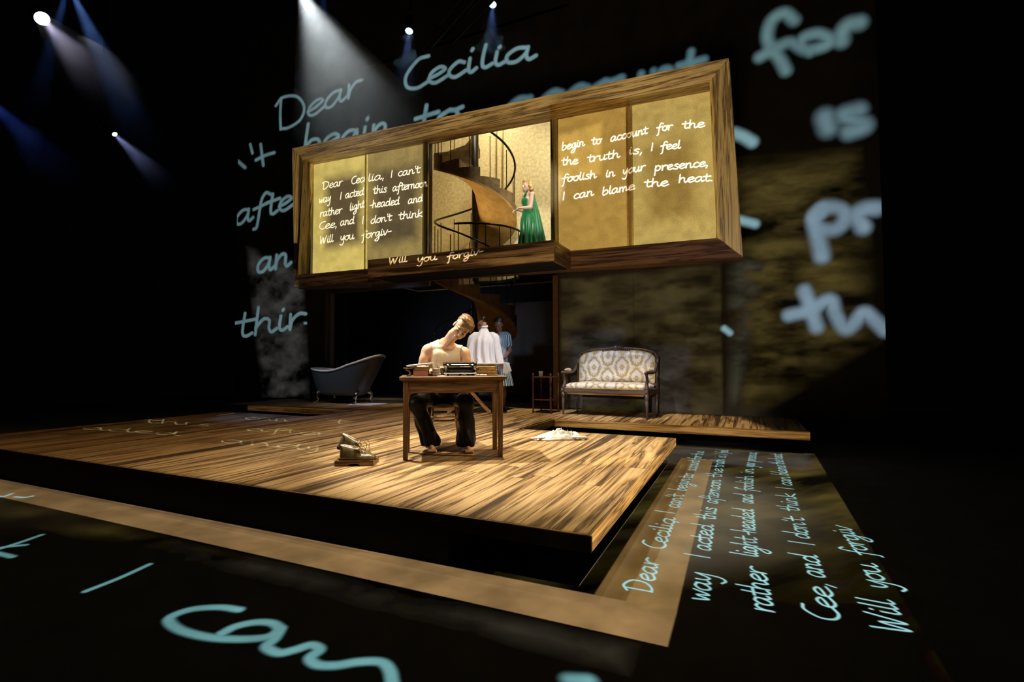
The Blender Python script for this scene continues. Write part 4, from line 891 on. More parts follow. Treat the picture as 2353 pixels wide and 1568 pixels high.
# trousers: wide legs to the ankle
tr = SDF(); tr.con((-.05, .15, .60), (-.05, .15, .64), .172, .165, .05)
for hp, kn_, hm in (((-.14, .13, .53), (-.315, -.235, .475), (-.175, -.165, .10)), ((.04, .13, .53), (.18, -.255, .485), (.18, -.25, .095))):
    hp, kn_, hm = map(np.array, (hp, kn_, hm)); mid = kn_*.5+hm*.5
    tr.con(hp, kn_, .108, .073, .04).con(kn_, mid, .070, .072, .04).con(mid, hm, .072, .098, .04)
def cutz(D, lo, h):
    X, Y, Z = axes3(D, lo, h); return np.maximum(np.maximum(D, .045-Z), Z-.68)
def tfold(P_):
    P_ = P_.copy(); a = np.arctan2(P_[:, 1]+.2, P_[:, 0]-np.where(P_[:, 0] > 0, .18, -.24)); m = np.clip((.5-P_[:, 2])*3, 0, 1)
    r = .010*np.sin(a*5+P_[:, 2]*18)*m; P_[:, 0] += r*np.cos(a); P_[:, 1] += r*np.sin(a); return P_
body('trousers', tr, .006, M['satin'], man, cutz, tfold)
bt = MB().tube([(-.05+.168*math.cos(a), .15+.165*math.sin(a), .655) for a in np.linspace(0, 2*PI, 32)[:-1]], .012, 6, close=True).build('waistband', M['satin'], man, sm=True)
pen = thing('pen', "slim dark pen held in the writing man's right hand", 'pen', (MX, MY, 0), MR)
MB().tube([(-.078, -.292, .762), (-.11, -.262, .86)], [.002, .005], 6).build('barrel', M['eye'], pen)
# ================================================================ WOMAN WITH THE HANGER AND THE IRONING BOARD
WM = at(1146, 850, 9.25); WMR = math.radians(30)
maid = thing('person', 'woman in a blue striped dress and dark headscarf holding up a shirt on a hanger', 'person', (WM[0], WM[1], 0), WMR)
s = SDF()
s.con((0, 0, .92), (0, 0, 1.02), .15, .14, .05).con((0, 0, 1.02), (.005, 0, 1.22), .125, .13, .05).con((-.10, 0, 1.36), (.12, 0, 1.36), .065, .065, .05).ell((.0, -.03, 1.25), (.14, .10, .10), .05)
s.con((0, 0, 1.38), (-.005, -.03, 1.47), .052, .05, .03)
HC2 = (-.005, -.045, 1.545); HR2 = rotm(math.radians(-22), math.radians(16), math.radians(-6)); P2_ = head(s, HC2, HR2, .98)
arms = (((.165, .0, 1.34), (.195, -.02, 1.08), (.10, -.19, .96), (.05, -.25, .95), (0, 0, -1), -1), ((-.15, 0, 1.34), (-.29, -.20, 1.26), (-.372, -.40, 1.475), (-.352, -.445, 1.545), (.5, 1, 0), 1))
for sh_, el, wr, kn, pn, ts in arms:
    s.con(sh_, el, .055, .043, .04).con(el, wr, .042, .027, .03); hand(s, wr, kn, pn, .75, .95, .4, ts)
for sx in (-1, 1):
    s.con((sx*.08, 0, .9), (sx*.085, 0, .50), .085, .055, .04).con((sx*.085, 0, .50), (sx*.085, .02, .28), .052, .054, .03).con((sx*.085, .02, .28), (sx*.085, .02, .09), .052, .033, .03).con((sx*.085, .02, .06), (sx*.095, -.11, .04), .034, .028, .03)
body('body', s, .0052, M['dskin'], maid); face_parts(maid, P2_, HC2, HR2, .98, lipm=M['dskin'], browm=M['dhair'])
hh = SDF(); e2 = lambda q, r, k=.02: hh.ell(P2_(*q), np.array(r), k, HR2)
e2((0, .03, .075), (.083, .10, .075)); e2((0, .06, .03), (.078, .075, .085)); e2((.02, .03, .12), (.06, .065, .04)); hh.ell(P2_(0, -.1, -.01), (.056, .06, .065), .01, HR2, 's')
body('headscarf', hh, .005, M['dhair'], maid)
def uvcyl(o, n):
    """stripes run up the cloth: u counts stripes round the figure"""
    me = o.data; uv = me.uv_layers.new(name='wrap'); c = np.zeros(len(me.loops)*2); co = np.zeros(len(me.vertices)*3); me.vertices.foreach_get('co', co); co = co.reshape(-1, 3); vi = np.zeros(len(me.loops), int); me.loops.foreach_get('vertex_index', vi)
    p = co[vi]; c[0::2] = np.arctan2(p[:, 0], -p[:, 1])/(2*PI)*n; c[1::2] = p[:, 2]; uv.data.foreach_set('uv', c)
dr = SDF(); dr.con((0, 0, .96), (0, 0, 1.02), .155, .146, .05).con((0, 0, 1.02), (.005, 0, 1.22), .134, .140, .05).con((-.10, 0, 1.36), (.12, 0, 1.36), .076, .076, .05).ell((.0, -.03, 1.25), (.15, .112, .11), .05)
for sh_, el, *_ in arms: sh_, el = np.array(sh_), np.array(el); dr.con(sh_, sh_*.45+el*.55, .068, .066, .04)
dr.ell((0, -.10, 1.47), (.055, .11, .10), .01, None, 's').con((0, 0, .96), (0, 0, .40), .155, .275, .05)
def dmod(D, lo, h): X, Y, Z = axes3(D, lo, h); return np.maximum(D, .44-Z)
def dfold(P_):
    P_ = P_.copy(); a = np.arctan2(P_[:, 1], P_[:, 0]); m = np.clip((.95-P_[:, 2])*1.8, 0, 1); r = .022*np.sin(a*11)*m; P_[:, 0] += r*np.cos(a); P_[:, 1] += r*np.sin(a); return P_
o = body('dress', dr, .007, M['stripe'], maid, dmod, dfold); uvcyl(o, 44)
MB().tube([(.150*math.cos(a), .150*math.sin(a), 1.005) for a in np.linspace(0, 2*PI, 30)[:-1]], .014, 6, close=True).build('belt', M['stripe'], maid, sm=True)
for sx in (-1, 1): MB().ball((sx*.095, -.06, .04), (.042, .115, .038), 12).build('shoe', M['dhair'], maid, sm=True)
# ---- shirt on its hanger
SHp = at(1112, 790, 8.85); SR_ = math.radians(30)
hg = thing('clothes_hanger', "pale wooden hanger with wire hook in the woman's hand", 'hanger', (SHp[0], SHp[1], 0), SR_)
hz = 1.50
MB().tube([(-.13, 0, hz-.17), (-.05, 0, hz-.055), (0, 0, hz), (.05, 0, hz-.055), (.13, 0, hz-.17)], [.010, .014, .020, .014, .010], 8).build('arm', M['maple'], hg, sm=True)
MB().box((0, 0, hz+.035), (.085, .03, .085)).build('neck_block', M['maple'], hg, bevel=.012)
MB().tube([(0, 0, hz+.07), (0, 0, hz+.12), (-.012, 0, hz+.14), (-.008, 0, hz+.165), (.014, 0, hz+.17), (.022, 0, hz+.15)], .0032, 6).build('hook', M['steel'], hg, sm=True)
shirt = thing('white_shirt', 'pressed white long-sleeved shirt hanging from the wooden hanger', 'shirt', (SHp[0], SHp[1], 0), SR_)
rings = []
for k in range(26):
    t = k/25; z = hz-.005-t*.74; wx = .045+.135*min(1, t*4.2)**.9+.05*t-.015*math.sin(PI*min(1, max(0, t-.2)/.8)); wy = .028+.075*min(1, t*3)+.03*t; R_ = []
    for j in range(56):
        a = 2*PI*j/56; f = 1+.24*min(1, t*2.5)*math.sin(a*9+3*math.sin(t*3))+.10*math.sin(a*15+t*5)*t
        R_.append((wx*math.cos(a)*(1+.03*math.sin(a*9)*t), wy*math.sin(a)*f*1.1, z-.10*abs(math.cos(a))**2*min(1, t*6)*(1-t)*.9))
    rings.append(R_)
MB().loft(rings, cap=False).build('shirt_body', M['shirt'], shirt, sm=True)
for sx in (-1, 1):
    pth = [(sx*x, y, z) for x, y, z in ((.125, 0, hz-.10), (.185, -.01, hz-.19), (.225, -.015, hz-.36), (.262 if sx > 0 else .245, -.02, hz-.53), (.305 if sx > 0 else .262, -.02, hz-.70))]; pp_ = smooth(pth, 6); R2 = []
    for k, p in enumerate(pp_):
        t = k/(len(pp_)-1); rr = (.050+.032*min(1, t*5))*(1-t)+.058*t; R2.append([(p[0]+rr*(1+.17*math.sin(5*a+t*11))*math.cos(a), p[1]+rr*.55*(1+.15*math.sin(4*a+t*6))*math.sin(a), p[2]+.025*math.sin(3*a+t*14)*t*(1-t)*2) for a in np.linspace(0, 2*PI, 22)[:-1]])
    MB().loft(R2).build('sleeve', M['shirt'], shirt, sm=True); e_ = pp_[-1]
    MB().tube([(e_[0], e_[1], e_[2]+.01), (e_[0]+sx*.006, e_[1], e_[2]-.055)], [.060, .052], 14, flat=.6).build('cuff', M['shirt'], shirt, sm=True)
MB().tube([(.060*math.cos(a), .042*math.sin(a), hz+.004+.012*math.sin(a)) for a in np.linspace(0, 2*PI, 24)[:-1]], .017, 6, close=True).build('collar', M['shirt'], shirt, sm=True)
# ---- ironing board
IBp = at(1085, 835, 8.62); IB = thing('ironing_board', 'white ironing board on crossed wooden legs behind the writing table', 'ironing board', (IBp[0], IBp[1], 0), math.radians(27))
MB().prism([(-.62, -.10), (-.5, -.17), (.55, -.17), (.62, -.14), (.62, .14), (.55, .17), (-.5, .17), (-.62, .10)], .028, Matrix.Translation((0, 0, .836))).build('padded_top', M['white'], IB, bevel=.01)
for sy in (-1, 1):
    MB().beam((-.42, sy*.11, .83), (.30, sy*.11, .015), .025, .042).build('leg', M['maple'], IB); MB().beam((.36, sy*.07, .83), (-.40, sy*.07, .015), .025, .042).build('leg', M['maple'], IB)
for x in (.30, -.40): MB().box((x, 0, .03), (.03, .30, .03)).build('foot_bar', M['maple'], IB)
cl_ = thing('cloth', 'small folded white cloth hanging off the right end of the ironing board', 'cloth', (IBp[0], IBp[1], 0), math.radians(27))
MB().box((.575, -.185, .775), (.10, .012, .19), (.1, .12, 0)).build('front_fold', M['white'], cl_, bevel=.004); MB().box((.62, -.19, .785), (.055, .008, .15), (.15, -.35, 0)).build('corner_fold', M['shirt'], cl_, bevel=.003)
# ================================================================ WOMAN IN GREEN UPSTAIRS
LZ = 2.86; GW = at(1214, 500, 10.2)
lady = thing('person', 'blond woman in a backless green satin gown with a trailing cape in the upper room', 'person', (GW[0], GW[1], LZ), math.radians(24))
s = SDF()
s.con((.0, 0, .98), (.01, 0, 1.08), .115, .095, .05).con((.01, 0, 1.08), (.0, 0, 1.26), .09, .108, .05).con((-.07, .03, 1.40), (.09, -.03, 1.40), .05, .05, .05).ell((-.05, .02, 1.27), (.085, .09, .09), .04)
s.con((.0, 0, 1.40), (-.02, 0, 1.50), .045, .042, .03)
HC3 = (-.035, -.01, 1.575); HR3 = rotm(math.radians(-50), math.radians(-4), math.radians(-8)); P3_ = head(s, HC3, HR3, .96)
for sh_, el, wr, kn, pn, ts in (((.075, -.085, 1.385), (.045, -.12, 1.105), (-.155, -.14, 1.09), (-.225, -.13, 1.075), (0, 0, -1), 1), ((-.055, .10, 1.385), (-.12, .13, 1.12), (-.22, .03, 1.10), (-.27, .0, 1.09), (0, 0, -1), -1)):
    s.con(sh_, el, .048, .036, .04).con(el, wr, .035, .023, .03); hand(s, wr, kn, pn, .5, .88, .6, ts)
for sx in (-1, 1): s.con((.02*sx, .05*sx, .95), (.03*sx, .06*sx, .1), .08, .04, .03).con((.03*sx, .06*sx, .07), (-.10+.03*sx, .06*sx, .03), .03, .022, .03)
body('body', s, .0048, M['skin2'], lady); face_parts(lady, P3_, HC3, HR3, .96, browm=M['card'])
bh = SDF(); e3 = lambda q, r, k=.02: bh.ell(P3_(*q), np.array(r), k, HR3)
e3((0, .025, .06), (.090, .10, .078)); e3((0, .05, .0), (.098, .085, .085)); e3((.02, -.045, .095), (.055, .05, .03))
for i in range(34):
    a = -1.9+3.8*i/33; rr = .100+.008*math.sin(i*2.3); bh.ell(P3_(rr*math.sin(a), .03+.088*math.cos(a), -.03-.03*(i % 3)+.01*math.sin(i*1.7)), .027+.005*math.sin(i*3.1), .006)
for i in range(12): a = -1.3+2.6*i/11; bh.ell(P3_(.088*math.sin(a), -.01+.05*math.cos(a), .10+.015*math.cos(i*2.2)), .024, .006)
bh.ell(P3_(0, -.095, -.015), (.052, .055, .07), .006, HR3, 's')
body('hair', bh, .005, M['blond'], lady, ripple=lambda P_: P_+.0025*np.sin(P_@np.array([170., 230, 300]))[:, None])
g = SDF(); g.con((.0, 0, .96), (.01, 0, 1.07), .126, .104, .04).con((.01, 0, 1.07), (-.0, 0, 1.24), .099, .113, .04).ell((-.05, .02, 1.27), (.094, .102, .096), .04)
g.ell((.11, -.03, 1.30), (.095, .12, .20), .01, None, 's')
body('bodice', g, .005, M['green'], lady)
for sy in (-1, 1): MB().tube([(-.075, .05*sy+.01, 1.34), (-.045, .07*sy, 1.42), (-.01, .045*sy, 1.475), (.03, .0, 1.465)], [.035, .024, .014, .010], 8, flat=.6).build('halter_strap', M['green'], lady, sm=True)
rings = []
for k in range(30):
    t = k/29; z = 1.07-t*1.055; rr = .105+.035*math.sin(PI*min(1, t*2.8))*(t < .36)+.030*(t >= .0)*min(1, t*3)+.15*max(0, t-.18)**1.25; R_ = []
    for j in range(88):
        a = 2*PI*j/88; f = 1+min(1, max(0, t-.12)*2.2)*(.15*math.sin(a*13+.8*math.sin(a*2)+t*1.2)+.09*math.sin(a*7+1.3)); R_.append((rr*f*math.cos(a)*1.0, rr*f*math.sin(a)*1.0, z))
    rings.append(R_)
MB().loft(rings).build('skirt', M['green'], lady, sm=True)
MB().tube([(.112*math.cos(a), .112*math.sin(a), 1.065+.02*math.cos(a)) for a in np.linspace(0, 2*PI, 30)[:-1]], .018, 6, close=True).build('sash', M['green'], lady, sm=True)
for q, (x0_, x1_, y0_, z1_) in enumerate(((.075, .215, -.05, .02), (.085, .315, -.02, .02))):
    rings = []
    for k in range(22):
        t = k/21; cx_ = x0_+(x1_-x0_)*t**.85; z = 1.40-t*(1.40-z1_); wd_ = .028+.075*t**.8; R_ = []
        for j in range(40):
            a = 2*PI*j/40; f = 1+.22*math.sin(a*6+q)*min(1, t*3); R_.append((cx_+wd_*f*math.cos(a), y0_+.5*wd_*f*math.sin(a)-.05*t, z))
        rings.append(R_)
    MB().loft(rings).build('cape', M['green'], lady, sm=True)
# ================================================================ BATH
tb = thing('bathtub', 'grey slipper bathtub with a white rolled rim on claw feet', 'bathtub', (-7.74, 8.38, 0), math.radians(1)); TUBX = 1.13
def rim(x): u = (x+.80)/1.6; return .745-.09*math.sin(PI*min(1, u*1.5))*.6+.27*max(0, (u-.42)/.58)**1.6
def tubring(t, inset=0.):
    """t 0 rim .. 1 bottom"""
    R_ = []
    for j in range(48):
        a = 2*PI*j/48; c, s_ = math.cos(a), math.sin(a); cx_ = abs(c)**.8*(1 if c >= 0 else -1); sy_ = abs(s_)**.8*(1 if s_ >= 0 else -1)
        xr = .80*cx_; xb = (.40 if c > 0 else .60)*cx_-.03; zr = rim(xr); y = (.36*(1-t)**.6+.24*(1-(1-t)**.6)) if t < 1 else .2
        q = t**1.25 if c > 0 else t**1.7
        x = xr*(1-q)+xb*q; z = zr*(1-t)+.185*t; R_.append((x*(1-inset*1.2), y*sy_*(1-inset*2.6), z+inset*1.2*t))
    return R_
outer = [tubring(t) for t in (0, .08, .2, .35, .5, .65, .8, .9, .97)]; b_ = tubring(1); outer.append([(x*.85, y*.7, z-.02) for x, y, z in b_])
MB().loft(outer, cap=False).add([*outer[-1]], [tuple(range(48))]).build('shell', M['tub'], tb, sm=True)
inn = [tubring(t, .03) for t in (0, .1, .3, .5, .7, .9)]; MB().loft(inn, cap=False).add([*inn[-1]], [tuple(range(48))]).build('basin', M['enamel'], tb, sm=True)
MB().tube(tubring(0, .006), .024, 8, close=True).build('rolled_rim', M['enamel'], tb, sm=True)
for x, y in ((-.50, -.20), (.36, -.20), (-.50, .20), (.36, .20)):
    sy = 1 if y > 0 else -1; sx = 1 if x > 0 else -1
    f_ = MB().tube([(x, y*.75, .255), (x+sx*.035, y*1.08, .215), (x+sx*.03, y*1.28, .14), (x+sx*.01, y*1.12, .085), (x+sx*.03, y*1.32, .035)], [.05, .040, .028, .022, .030], 10).build('claw_foot', M['chrome'], tb, sm=True)
    for d in (-1, 0, 1): MB().ball((x+sx*.03+d*.02, y*1.42, .018), (.012, .022, .018), 8).build('toe', M['chrome'], f_, sm=True)
tb.scale = (TUBX, 1.05, 1.0)
tp = thing('bath_tap', 'chrome mixer tap with cross handles on the far side of the bathtub', 'tap', (-7.55, 8.79, 0))
for sx in (-1, 1):
    MB().tube([(sx*.07, 0, 0), (sx*.07, 0, .92)], .011, 8).build('riser_pipe', M['chrome'], tp, sm=True); MB().tube([(sx*.07, 0, .90), (sx*.07, 0, .985)], .02, 8).build('valve', M['chrome'], tp, sm=True)
    MB().beam((sx*.07-.04, 0, .99), (sx*.07+.04, 0, .99), .012, .012).beam((sx*.07, -.04, .99), (sx*.07, .04, .99), .012, .012).build('cross_handle', M['chrome'], tp)
MB().tube([(0, 0, .90), (0, -.03, .96), (0, -.09, .965), (0, -.12, .92)], .014, 8).build('spout', M['chrome'], tp, sm=True); MB().tube([(-.08, 0, .91), (.08, 0, .91)], .014, 8).build('bridge', M['chrome'], tp, sm=True)
tag(MB().box((-7.12, 8.30, .006), (.62, .46, .012)).build('lit_floor_patch', M['shirt']), 'thin white board for the lit floor patch under the right feet of the bathtub', 'mat')  # thin white board added for the lit patch of floor
# ================================================================ SETTEE
so = thing('settee', 'carved dark wood settee with cream and gold damask upholstery', 'sofa', (-2.02, 8.24, 0), math.radians(-6))
SW = .70; SD = .29
def crest(x): return 1.00+.10*(1-(abs(x)/SW)**3.2)
FPb = lambda x, z: (x, SD+.02+.10*(z-.45), z)
MB().tube([FPb(SW*u, .93 if abs(u) > .985 else crest(SW*u*.97)) for u in np.linspace(-1, 1, 41)], .026, 8).build('crest_rail', M['walnut_x'], so, sm=True)
for sx in (-1, 1):
    MB().tube([FPb(sx*SW, .36), FPb(sx*SW, .7), FPb(sx*(SW), .99)], [.026, .024, .026], 8).build('back_stile', M['walnut'], so, sm=True)
    MB().lathe([(.012, 0), (.020, .05), (.016, .1), (.026, .27), (.020, .285), (.030, .30), (.030, .37)], 12, (sx*SW, SD+.0, 0)).build('rear_leg', M['walnut'], so, sm=True)
    MB().lathe([(.013, 0), (.018, .02), (.013, .035), (.020, .13), (.028, .27), (.021, .285), (.032, .305), (.032, .37)], 12, (sx*SW, -SD, 0)).build('front_leg', M['walnut'], so, sm=True)
    MB().box((sx*SW, -SD, .405), (.062, .062, .075)).build('corner_block', M['walnut'], so, bevel=.006)
    MB().ball((sx*SW, -SD-.033, .405), (.02, .008, .02), 10).build('rosette', M['walnut'], so, sm=True)
    MB().tube(smooth([(sx*SW, -SD, .44), (sx*(SW-.01), -SD+.035, .52), (sx*(SW-.0), -SD+.03, .60), (sx*SW, -SD-.015, .69)], 5), [.030]*5+[.025]*5+[.022]*5+[.027], 10).build('arm_support', M['walnut'], so, sm=True)
    MB().tube(smooth([(sx*SW, -SD-.045, .685), (sx*SW, -SD-.01, .705), (sx*SW, -.02, .70), (sx*SW, .16, .72), (sx*SW, SD+.03, .85)], 5), .024, 8).build('arm_rail', M['walnut'], so, sm=True)
    MB().ball((sx*SW, -.09, .738), (.040, .125, .034), 14).build('arm_pad', M['damask'], so, sm=True)
for y in (-SD, SD): MB().box((0, y, .405), (2*SW, .045, .07)).build('seat_rail', M['walnut_x'], so, bevel=.006)
for sx in (-1, 1): MB().box((sx*SW, 0, .405), (.045, 2*SD, .07)).build('seat_rail', M['walnut_x'], so, bevel=.006)
MB().box((0, SD+.03, .50), (2*SW, .035, .045)).build('back_rail', M['walnut_x'], so, bevel=.006)
rings = []
for sx_, zz in ((.96, .435), (1.0, .45), (1.0, .48), (.985, .502), (.9, .525), (.7, .54), (.3, .545), (.02, .546)):
    rings.append([((SW-.01)*sx_*(abs(math.cos(a))**.28)*(1 if math.cos(a) >= 0 else -1), (SD+.005)*sx_*(abs(math.sin(a))**.28)*(1 if math.sin(a) >= 0 else -1)-.01, zz) for a in np.linspace(0, 2*PI, 57)[:-1]])
MB().loft(rings).build('seat_cushion', M['damask'], so, sm=True)
V, Fc = [], []; nx_, nz_ = 40, 20
for i in range(nx_+1):
    for j in range(nz_+1):
        u = i/nx_*2-1; t = j/nz_; x = u*(SW-.035); zt = crest(x*1.0)-.028 if abs(u) < .93 else crest(x)-.028-(abs(u)-.93)*.75; z = .525+(zt-.525)*t
        pf = (1-abs(u)**8)*(1-abs(2*t-1)**8)*.055; y = SD+.02+.10*(z-.45); V += [(x, y-.012-pf, z)]
for i in range(nx_):
    for j in range(nz_): a = i*(nz_+1)+j; Fc.append((a, a+1, a+nz_+2, a+nz_+1))
n_ = len(V); V2 = V+[(x, SD+.045+.10*(z-.45), z) for x, y, z in V]; bd = [i*(nz_+1) for i in range(nx_+1)]+[nx_*(nz_+1)+j for j in range(1, nz_+1)]+[i*(nz_+1)+nz_ for i in range(nx_-1, -1, -1)]+[j for j in range(nz_-1, 0, -1)]
F2 = Fc+[tuple(i+n_ for i in f) for f in Fc]+[(bd[i], bd[(i+1) % len(bd)], bd[(i+1) % len(bd)]+n_, bd[i]+n_) for i in range(len(bd))]
MB().add(V2, F2).build('back_cushion', M['damask'], so, sm=True)
GL = plain('gold_gimp', (.45, .33, .10), .5, .2)
MB().tube([(x, y-.003, z) for x, y, z in [V2[i] for i in bd]], .007, 6, close=True).build('gimp_trim', GL, so, sm=True)
MB().box((0, -SD-.022, .447), (2*SW-.08, .008, .012)).build('gimp_trim', GL, so)
MB().box((0, 0, .355), (2*SW-.12, 2*SD-.06, .03)).build('webbing', plain('hessian_underside', (.42, .25, .08), .9), so)
cz = MB()
cz.ball((0, SD+.05, 1.115), (.045, .03, .04), 12)
for sx in (-1, 1):
    for k in range(6): cz.ball((sx*(.05+.036*k), SD+.048, 1.118-.006*k-.002*k*k*.3), (.028-.002*k, .02, .022-.0025*k), 8, (0, sx*.5*(1 if k % 2 else -1), 0))
cz.build('carved_crest', M['walnut'], so, sm=True)
# ---- side table and glass
ST = (-3.13, 8.22); st = thing('side_table', 'small dark turned-leg two-tier side table left of the settee', 'side table', (ST[0], ST[1], 0), math.radians(-4))
prof = [(.010, 0), (.017, .03), (.011, .05), (.019, .11), (.012, .13), (.020, .20), (.016, .235), (.022, .26), (.013, .30), (.018, .42), (.012, .50), (.022, .53), (.023, .60), (.013, .63), (.020, .66), (.006, .685)]
for sx in (-1, 1):
    for sy in (-1, 1): MB().lathe(prof, 10, (sx*.165, sy*.165, 0)).build('leg', M['maho'], st, sm=True)
MB().box((0, 0, .615), (.35, .35, .022)).build('table_top', M['maho'], st, bevel=.004); MB().box((0, 0, .225), (.33, .33, .018)).build('shelf', M['maho'], st, bevel=.004)
gl = thing('tumbler', 'clear glass tumbler on the small side table', 'glass', (ST[0]-.08, ST[1]-.03, .626))
MB().lathe([(.034, 0), (.037, .09), (.034, .09), (.031, .012), (.001, .012)], 20, cap=False).lathe([(.034, 0), (.0, 0)], 20, cap=False).build('glass_wall', M['glass'], gl, sm=True)
# ================================================================ SHOES, CRUMPLED SHIRT
SHO = tuple(onz(805, 1070, 0)); RS = math.radians(27)
tray = thing('shoe_stand', 'low wooden stand with a notched front board under the shoes', 'stand', (SHO[0], SHO[1]+.085, 0), RS)
def notched(y):
    p = [(-.165, 0), (-.055, 0), (-.035, .018), (.035, .018), (.055, 0), (.165, 0), (.165, .045), (-.165, .045)]
    return MB().prism(p, .012, Matrix(((1, 0, 0, 0), (0, 0, -1, y), (0, 1, 0, 0), (0, 0, 0, 1))))
notched(-.095).build('front_board', M['desk'], tray); notched(.107).build('rear_board', M['desk'], tray)
for sx in (-1, 1): MB().box((sx*.16, 0, .0225), (.010, .19, .045)).build('side_board', M['desk'], tray)
MB().box((0, 0, .038), (.31, .19, .008)).build('slatted_top', M['desk'], tray)
def shoe(label, x, y, rz, tilt=0):
    c = Matrix.Translation(tray.location) @ Matrix.Rotation(RS, 4, 'Z') @ V3((x, y, .043)); t = thing('shoe', label, 'shoe', c, RS+rz, 'pair of worn lace-up shoes'); t.scale = (1.06, 1.05, 1.15); t.rotation_euler[1] = tilt; t.location.z += .13*tilt
    def sec(u):  # u -.5 heel .. .5 toe
        w = .036+.011*math.exp(-((u-.22)/.2)**2)-.012*max(0, u-.38)/.12*.9-.006*max(0, -u-.42)/.08; hgt = .030+.062*max(0, min(1, (.12-u)/.42))**.8-.008*max(0, u-.35)/.15; return w, hgt
    rings = []
    for k in range(22):
        u = -.5+k/21; w, hg_ = sec(u); x_ = u*.29; e_ = min(1, max(.25, math.sqrt(max(0, 1-(max(0, u-.36)/.145)**2)), 0)) if u > .36 else (1 if u > -.44 else .8+.2*(u+.5)/.06)
        rings.append([(x_, w*e_*math.cos(a)*(1-.35*max(0, math.sin(a))*(u < .1)), .016+hg_*(.9 if e_ < 1 else 1)*max(0, math.sin(a))*(.45+.55*e_)) for a in np.linspace(0, PI, 17)]+[(x_, -w*e_*.98, .008), (x_, w*e_*.98, .008)])
    MB().loft(rings).build('upper', M['silver'], t, sm=True)
    so_ = [((-.5+k/20)*.298, sec(-.5+k/20)[0]*1.08*(1 if k < 18 else (.85, .6, .25)[k-18])) for k in range(21)]
    MB().prism([(a, b) for a, b in so_]+[(a, -b) for a, b in so_[::-1]], .012).build('sole', M['sole'], t)
    MB().box((-.112, 0, .001), (.07, .064, .022)).build('heel', M['sole'], t, bevel=.004)
    MB().tube([(-.142, 0, .108), (-.11, .03, .103), (-.04, .033, .088), (.0, .02, .082), (.005, 0, .086), (.0, -.02, .082), (-.04, -.033, .088), (-.11, -.03, .103)], .006, 6, close=True).build('collar', M['white'], t, sm=True)
    MB().box((-.005, 0, .088), (.075, .034, .006), (0, .42, 0)).build('tongue', M['silver'], t, bevel=.002)
    for k in range(4): MB().tube([(.005+.02*k, -.022, .072-.011*k), (.01+.02*k, 0, .086-.012*k), (.005+.02*k, .022, .072-.011*k)], .0028, 5).build('lace', M['card'], t)
    MB().tube(smooth([(.005, .0, .085), (.02, -.03, .115), (.07, -.05, .095), (.075, -.055, .05), (.03, -.06, .03)]), .0022, 5).build('lace', M['card'], t, sm=True)
    MB().tube(smooth([(.005, .0, .085), (.04, .02, .12), (.085, .02, .10), (.09, 0, .06)]), .0022, 5).build('lace', M['card'], t, sm=True); return t
shoe('worn metallic lace-up shoe nearest the notched front board', .02, -.045, -.05); shoe('worn metallic lace-up shoe behind its pair, only the raised heel in view', -.035, .050, .12, .34)
from mathutils import noise as mnoise
CSp = onz(1283, 1010, 0); V, Fc = [], []; na, nr = 96, 26
for i in range(nr):
    r = (i/(nr-1))
    for k in range(na):
        a = 2*PI*k/na; ed = 1+.10*math.sin(3*a+1)+.08*math.sin(5*a+.4)+.05*math.sin(9*a)+.03*math.sin(14*a+2)
        x, y = .30*r*ed*math.cos(a), .125*r*ed*math.sin(a)
        p_ = V3((x*8+3, y*12, 1.7)); q_ = p_+1.1*mnoise.noise_vector(p_*.8)
        fold = .75/(1+(5.5*mnoise.noise(q_))**2)+.22/(1+(6*mnoise.noise(q_*1.7+V3((7, 1, 0))))**2)
        env = max(0, 1-r**4)*(.72+.28*math.sin(x*11+.9)); z = .010+.120*env*(.30+.75*fold) if i < nr-1 else .002
        V.append((x, y, z))
for i in range(nr-1):
    for k in range(na): Fc.append((i*na+k, i*na+(k+1) % na, (i+1)*na+(k+1) % na, (i+1)*na+k))
Fc.append(tuple((nr-1)*na+k for k in range(na-1, -1, -1)))
o = MB().add(V, Fc).build('crumpled_shirt', M['white'], None, sm=True, fix=True)
o.location = (CSp[0], CSp[1], 0); o.rotation_euler = (0, 0, math.radians(26)); tag(o, 'crumpled white shirt thrown on the boards right of the table', 'shirt')
sl = MB().tube(smooth([(-.16, -.07, .03), (-.24, -.10, .032), (-.29, -.08, .026), (-.31, -.04, .02)], 5), [.018+.006*math.sin(k*2.1) for k in range(15)]+[.016], 12, flat=.6).build('sleeve', M['white'], o, sm=True)
sl2 = MB().tube(smooth([(.10, -.05, .04), (.19, -.09, .036), (.27, -.07, .03), (.32, -.02, .02)], 5), [.020+.006*math.sin(k*1.9) for k in range(15)]+[.016], 12, flat=.6).build('sleeve', M['white'], o, sm=True)
# ================================================================ RIG: lamps, truss, haze
def lantern(name, label, pos, target, r, L, glow, group=None):
    t = bpy.data.objects.new(name, None); COL.objects.link(t); aim(t, pos, target); tag(t, label, 'stage light', group)
    MB().lathe([(r*.75, L), (r*1.05, L*.8), (r*1.12, .02), (r*1.12, -.005), (r*1.02, -.005), (r*1.0, .02)], 20, cap=False).lathe([(r*.75, L), (0, L)], 20, cap=False).build('housing', M['lamp'], t, sm=True)
    MB().lathe([(0, .012), (r*.6, .009), (r, .014)], 20, cap=False).build('lens', glow, t, sm=True)
    MB().tube([(r*1.16, 0, L*.4), (r*1.3, 0, L*.75), (0, 0, L*1.35), (-r*1.3, 0, L*.75), (-r*1.16, 0, L*.4)], .012, 6).build('yoke', M['lamp'], t, sm=True)
    MB().box((0, 0, L*1.42), (.05, .05, .09)).build('clamp', M['lamp'], t)
    u = t.rotation_euler.to_matrix().transposed() @ V3((0, 0, 1)); c0 = V3((0, 0, L*1.42)); MB().tube([c0, c0+u*(9.0-pos[2])], .02, 6).build('drop_pipe', M['lamp'], t); return t
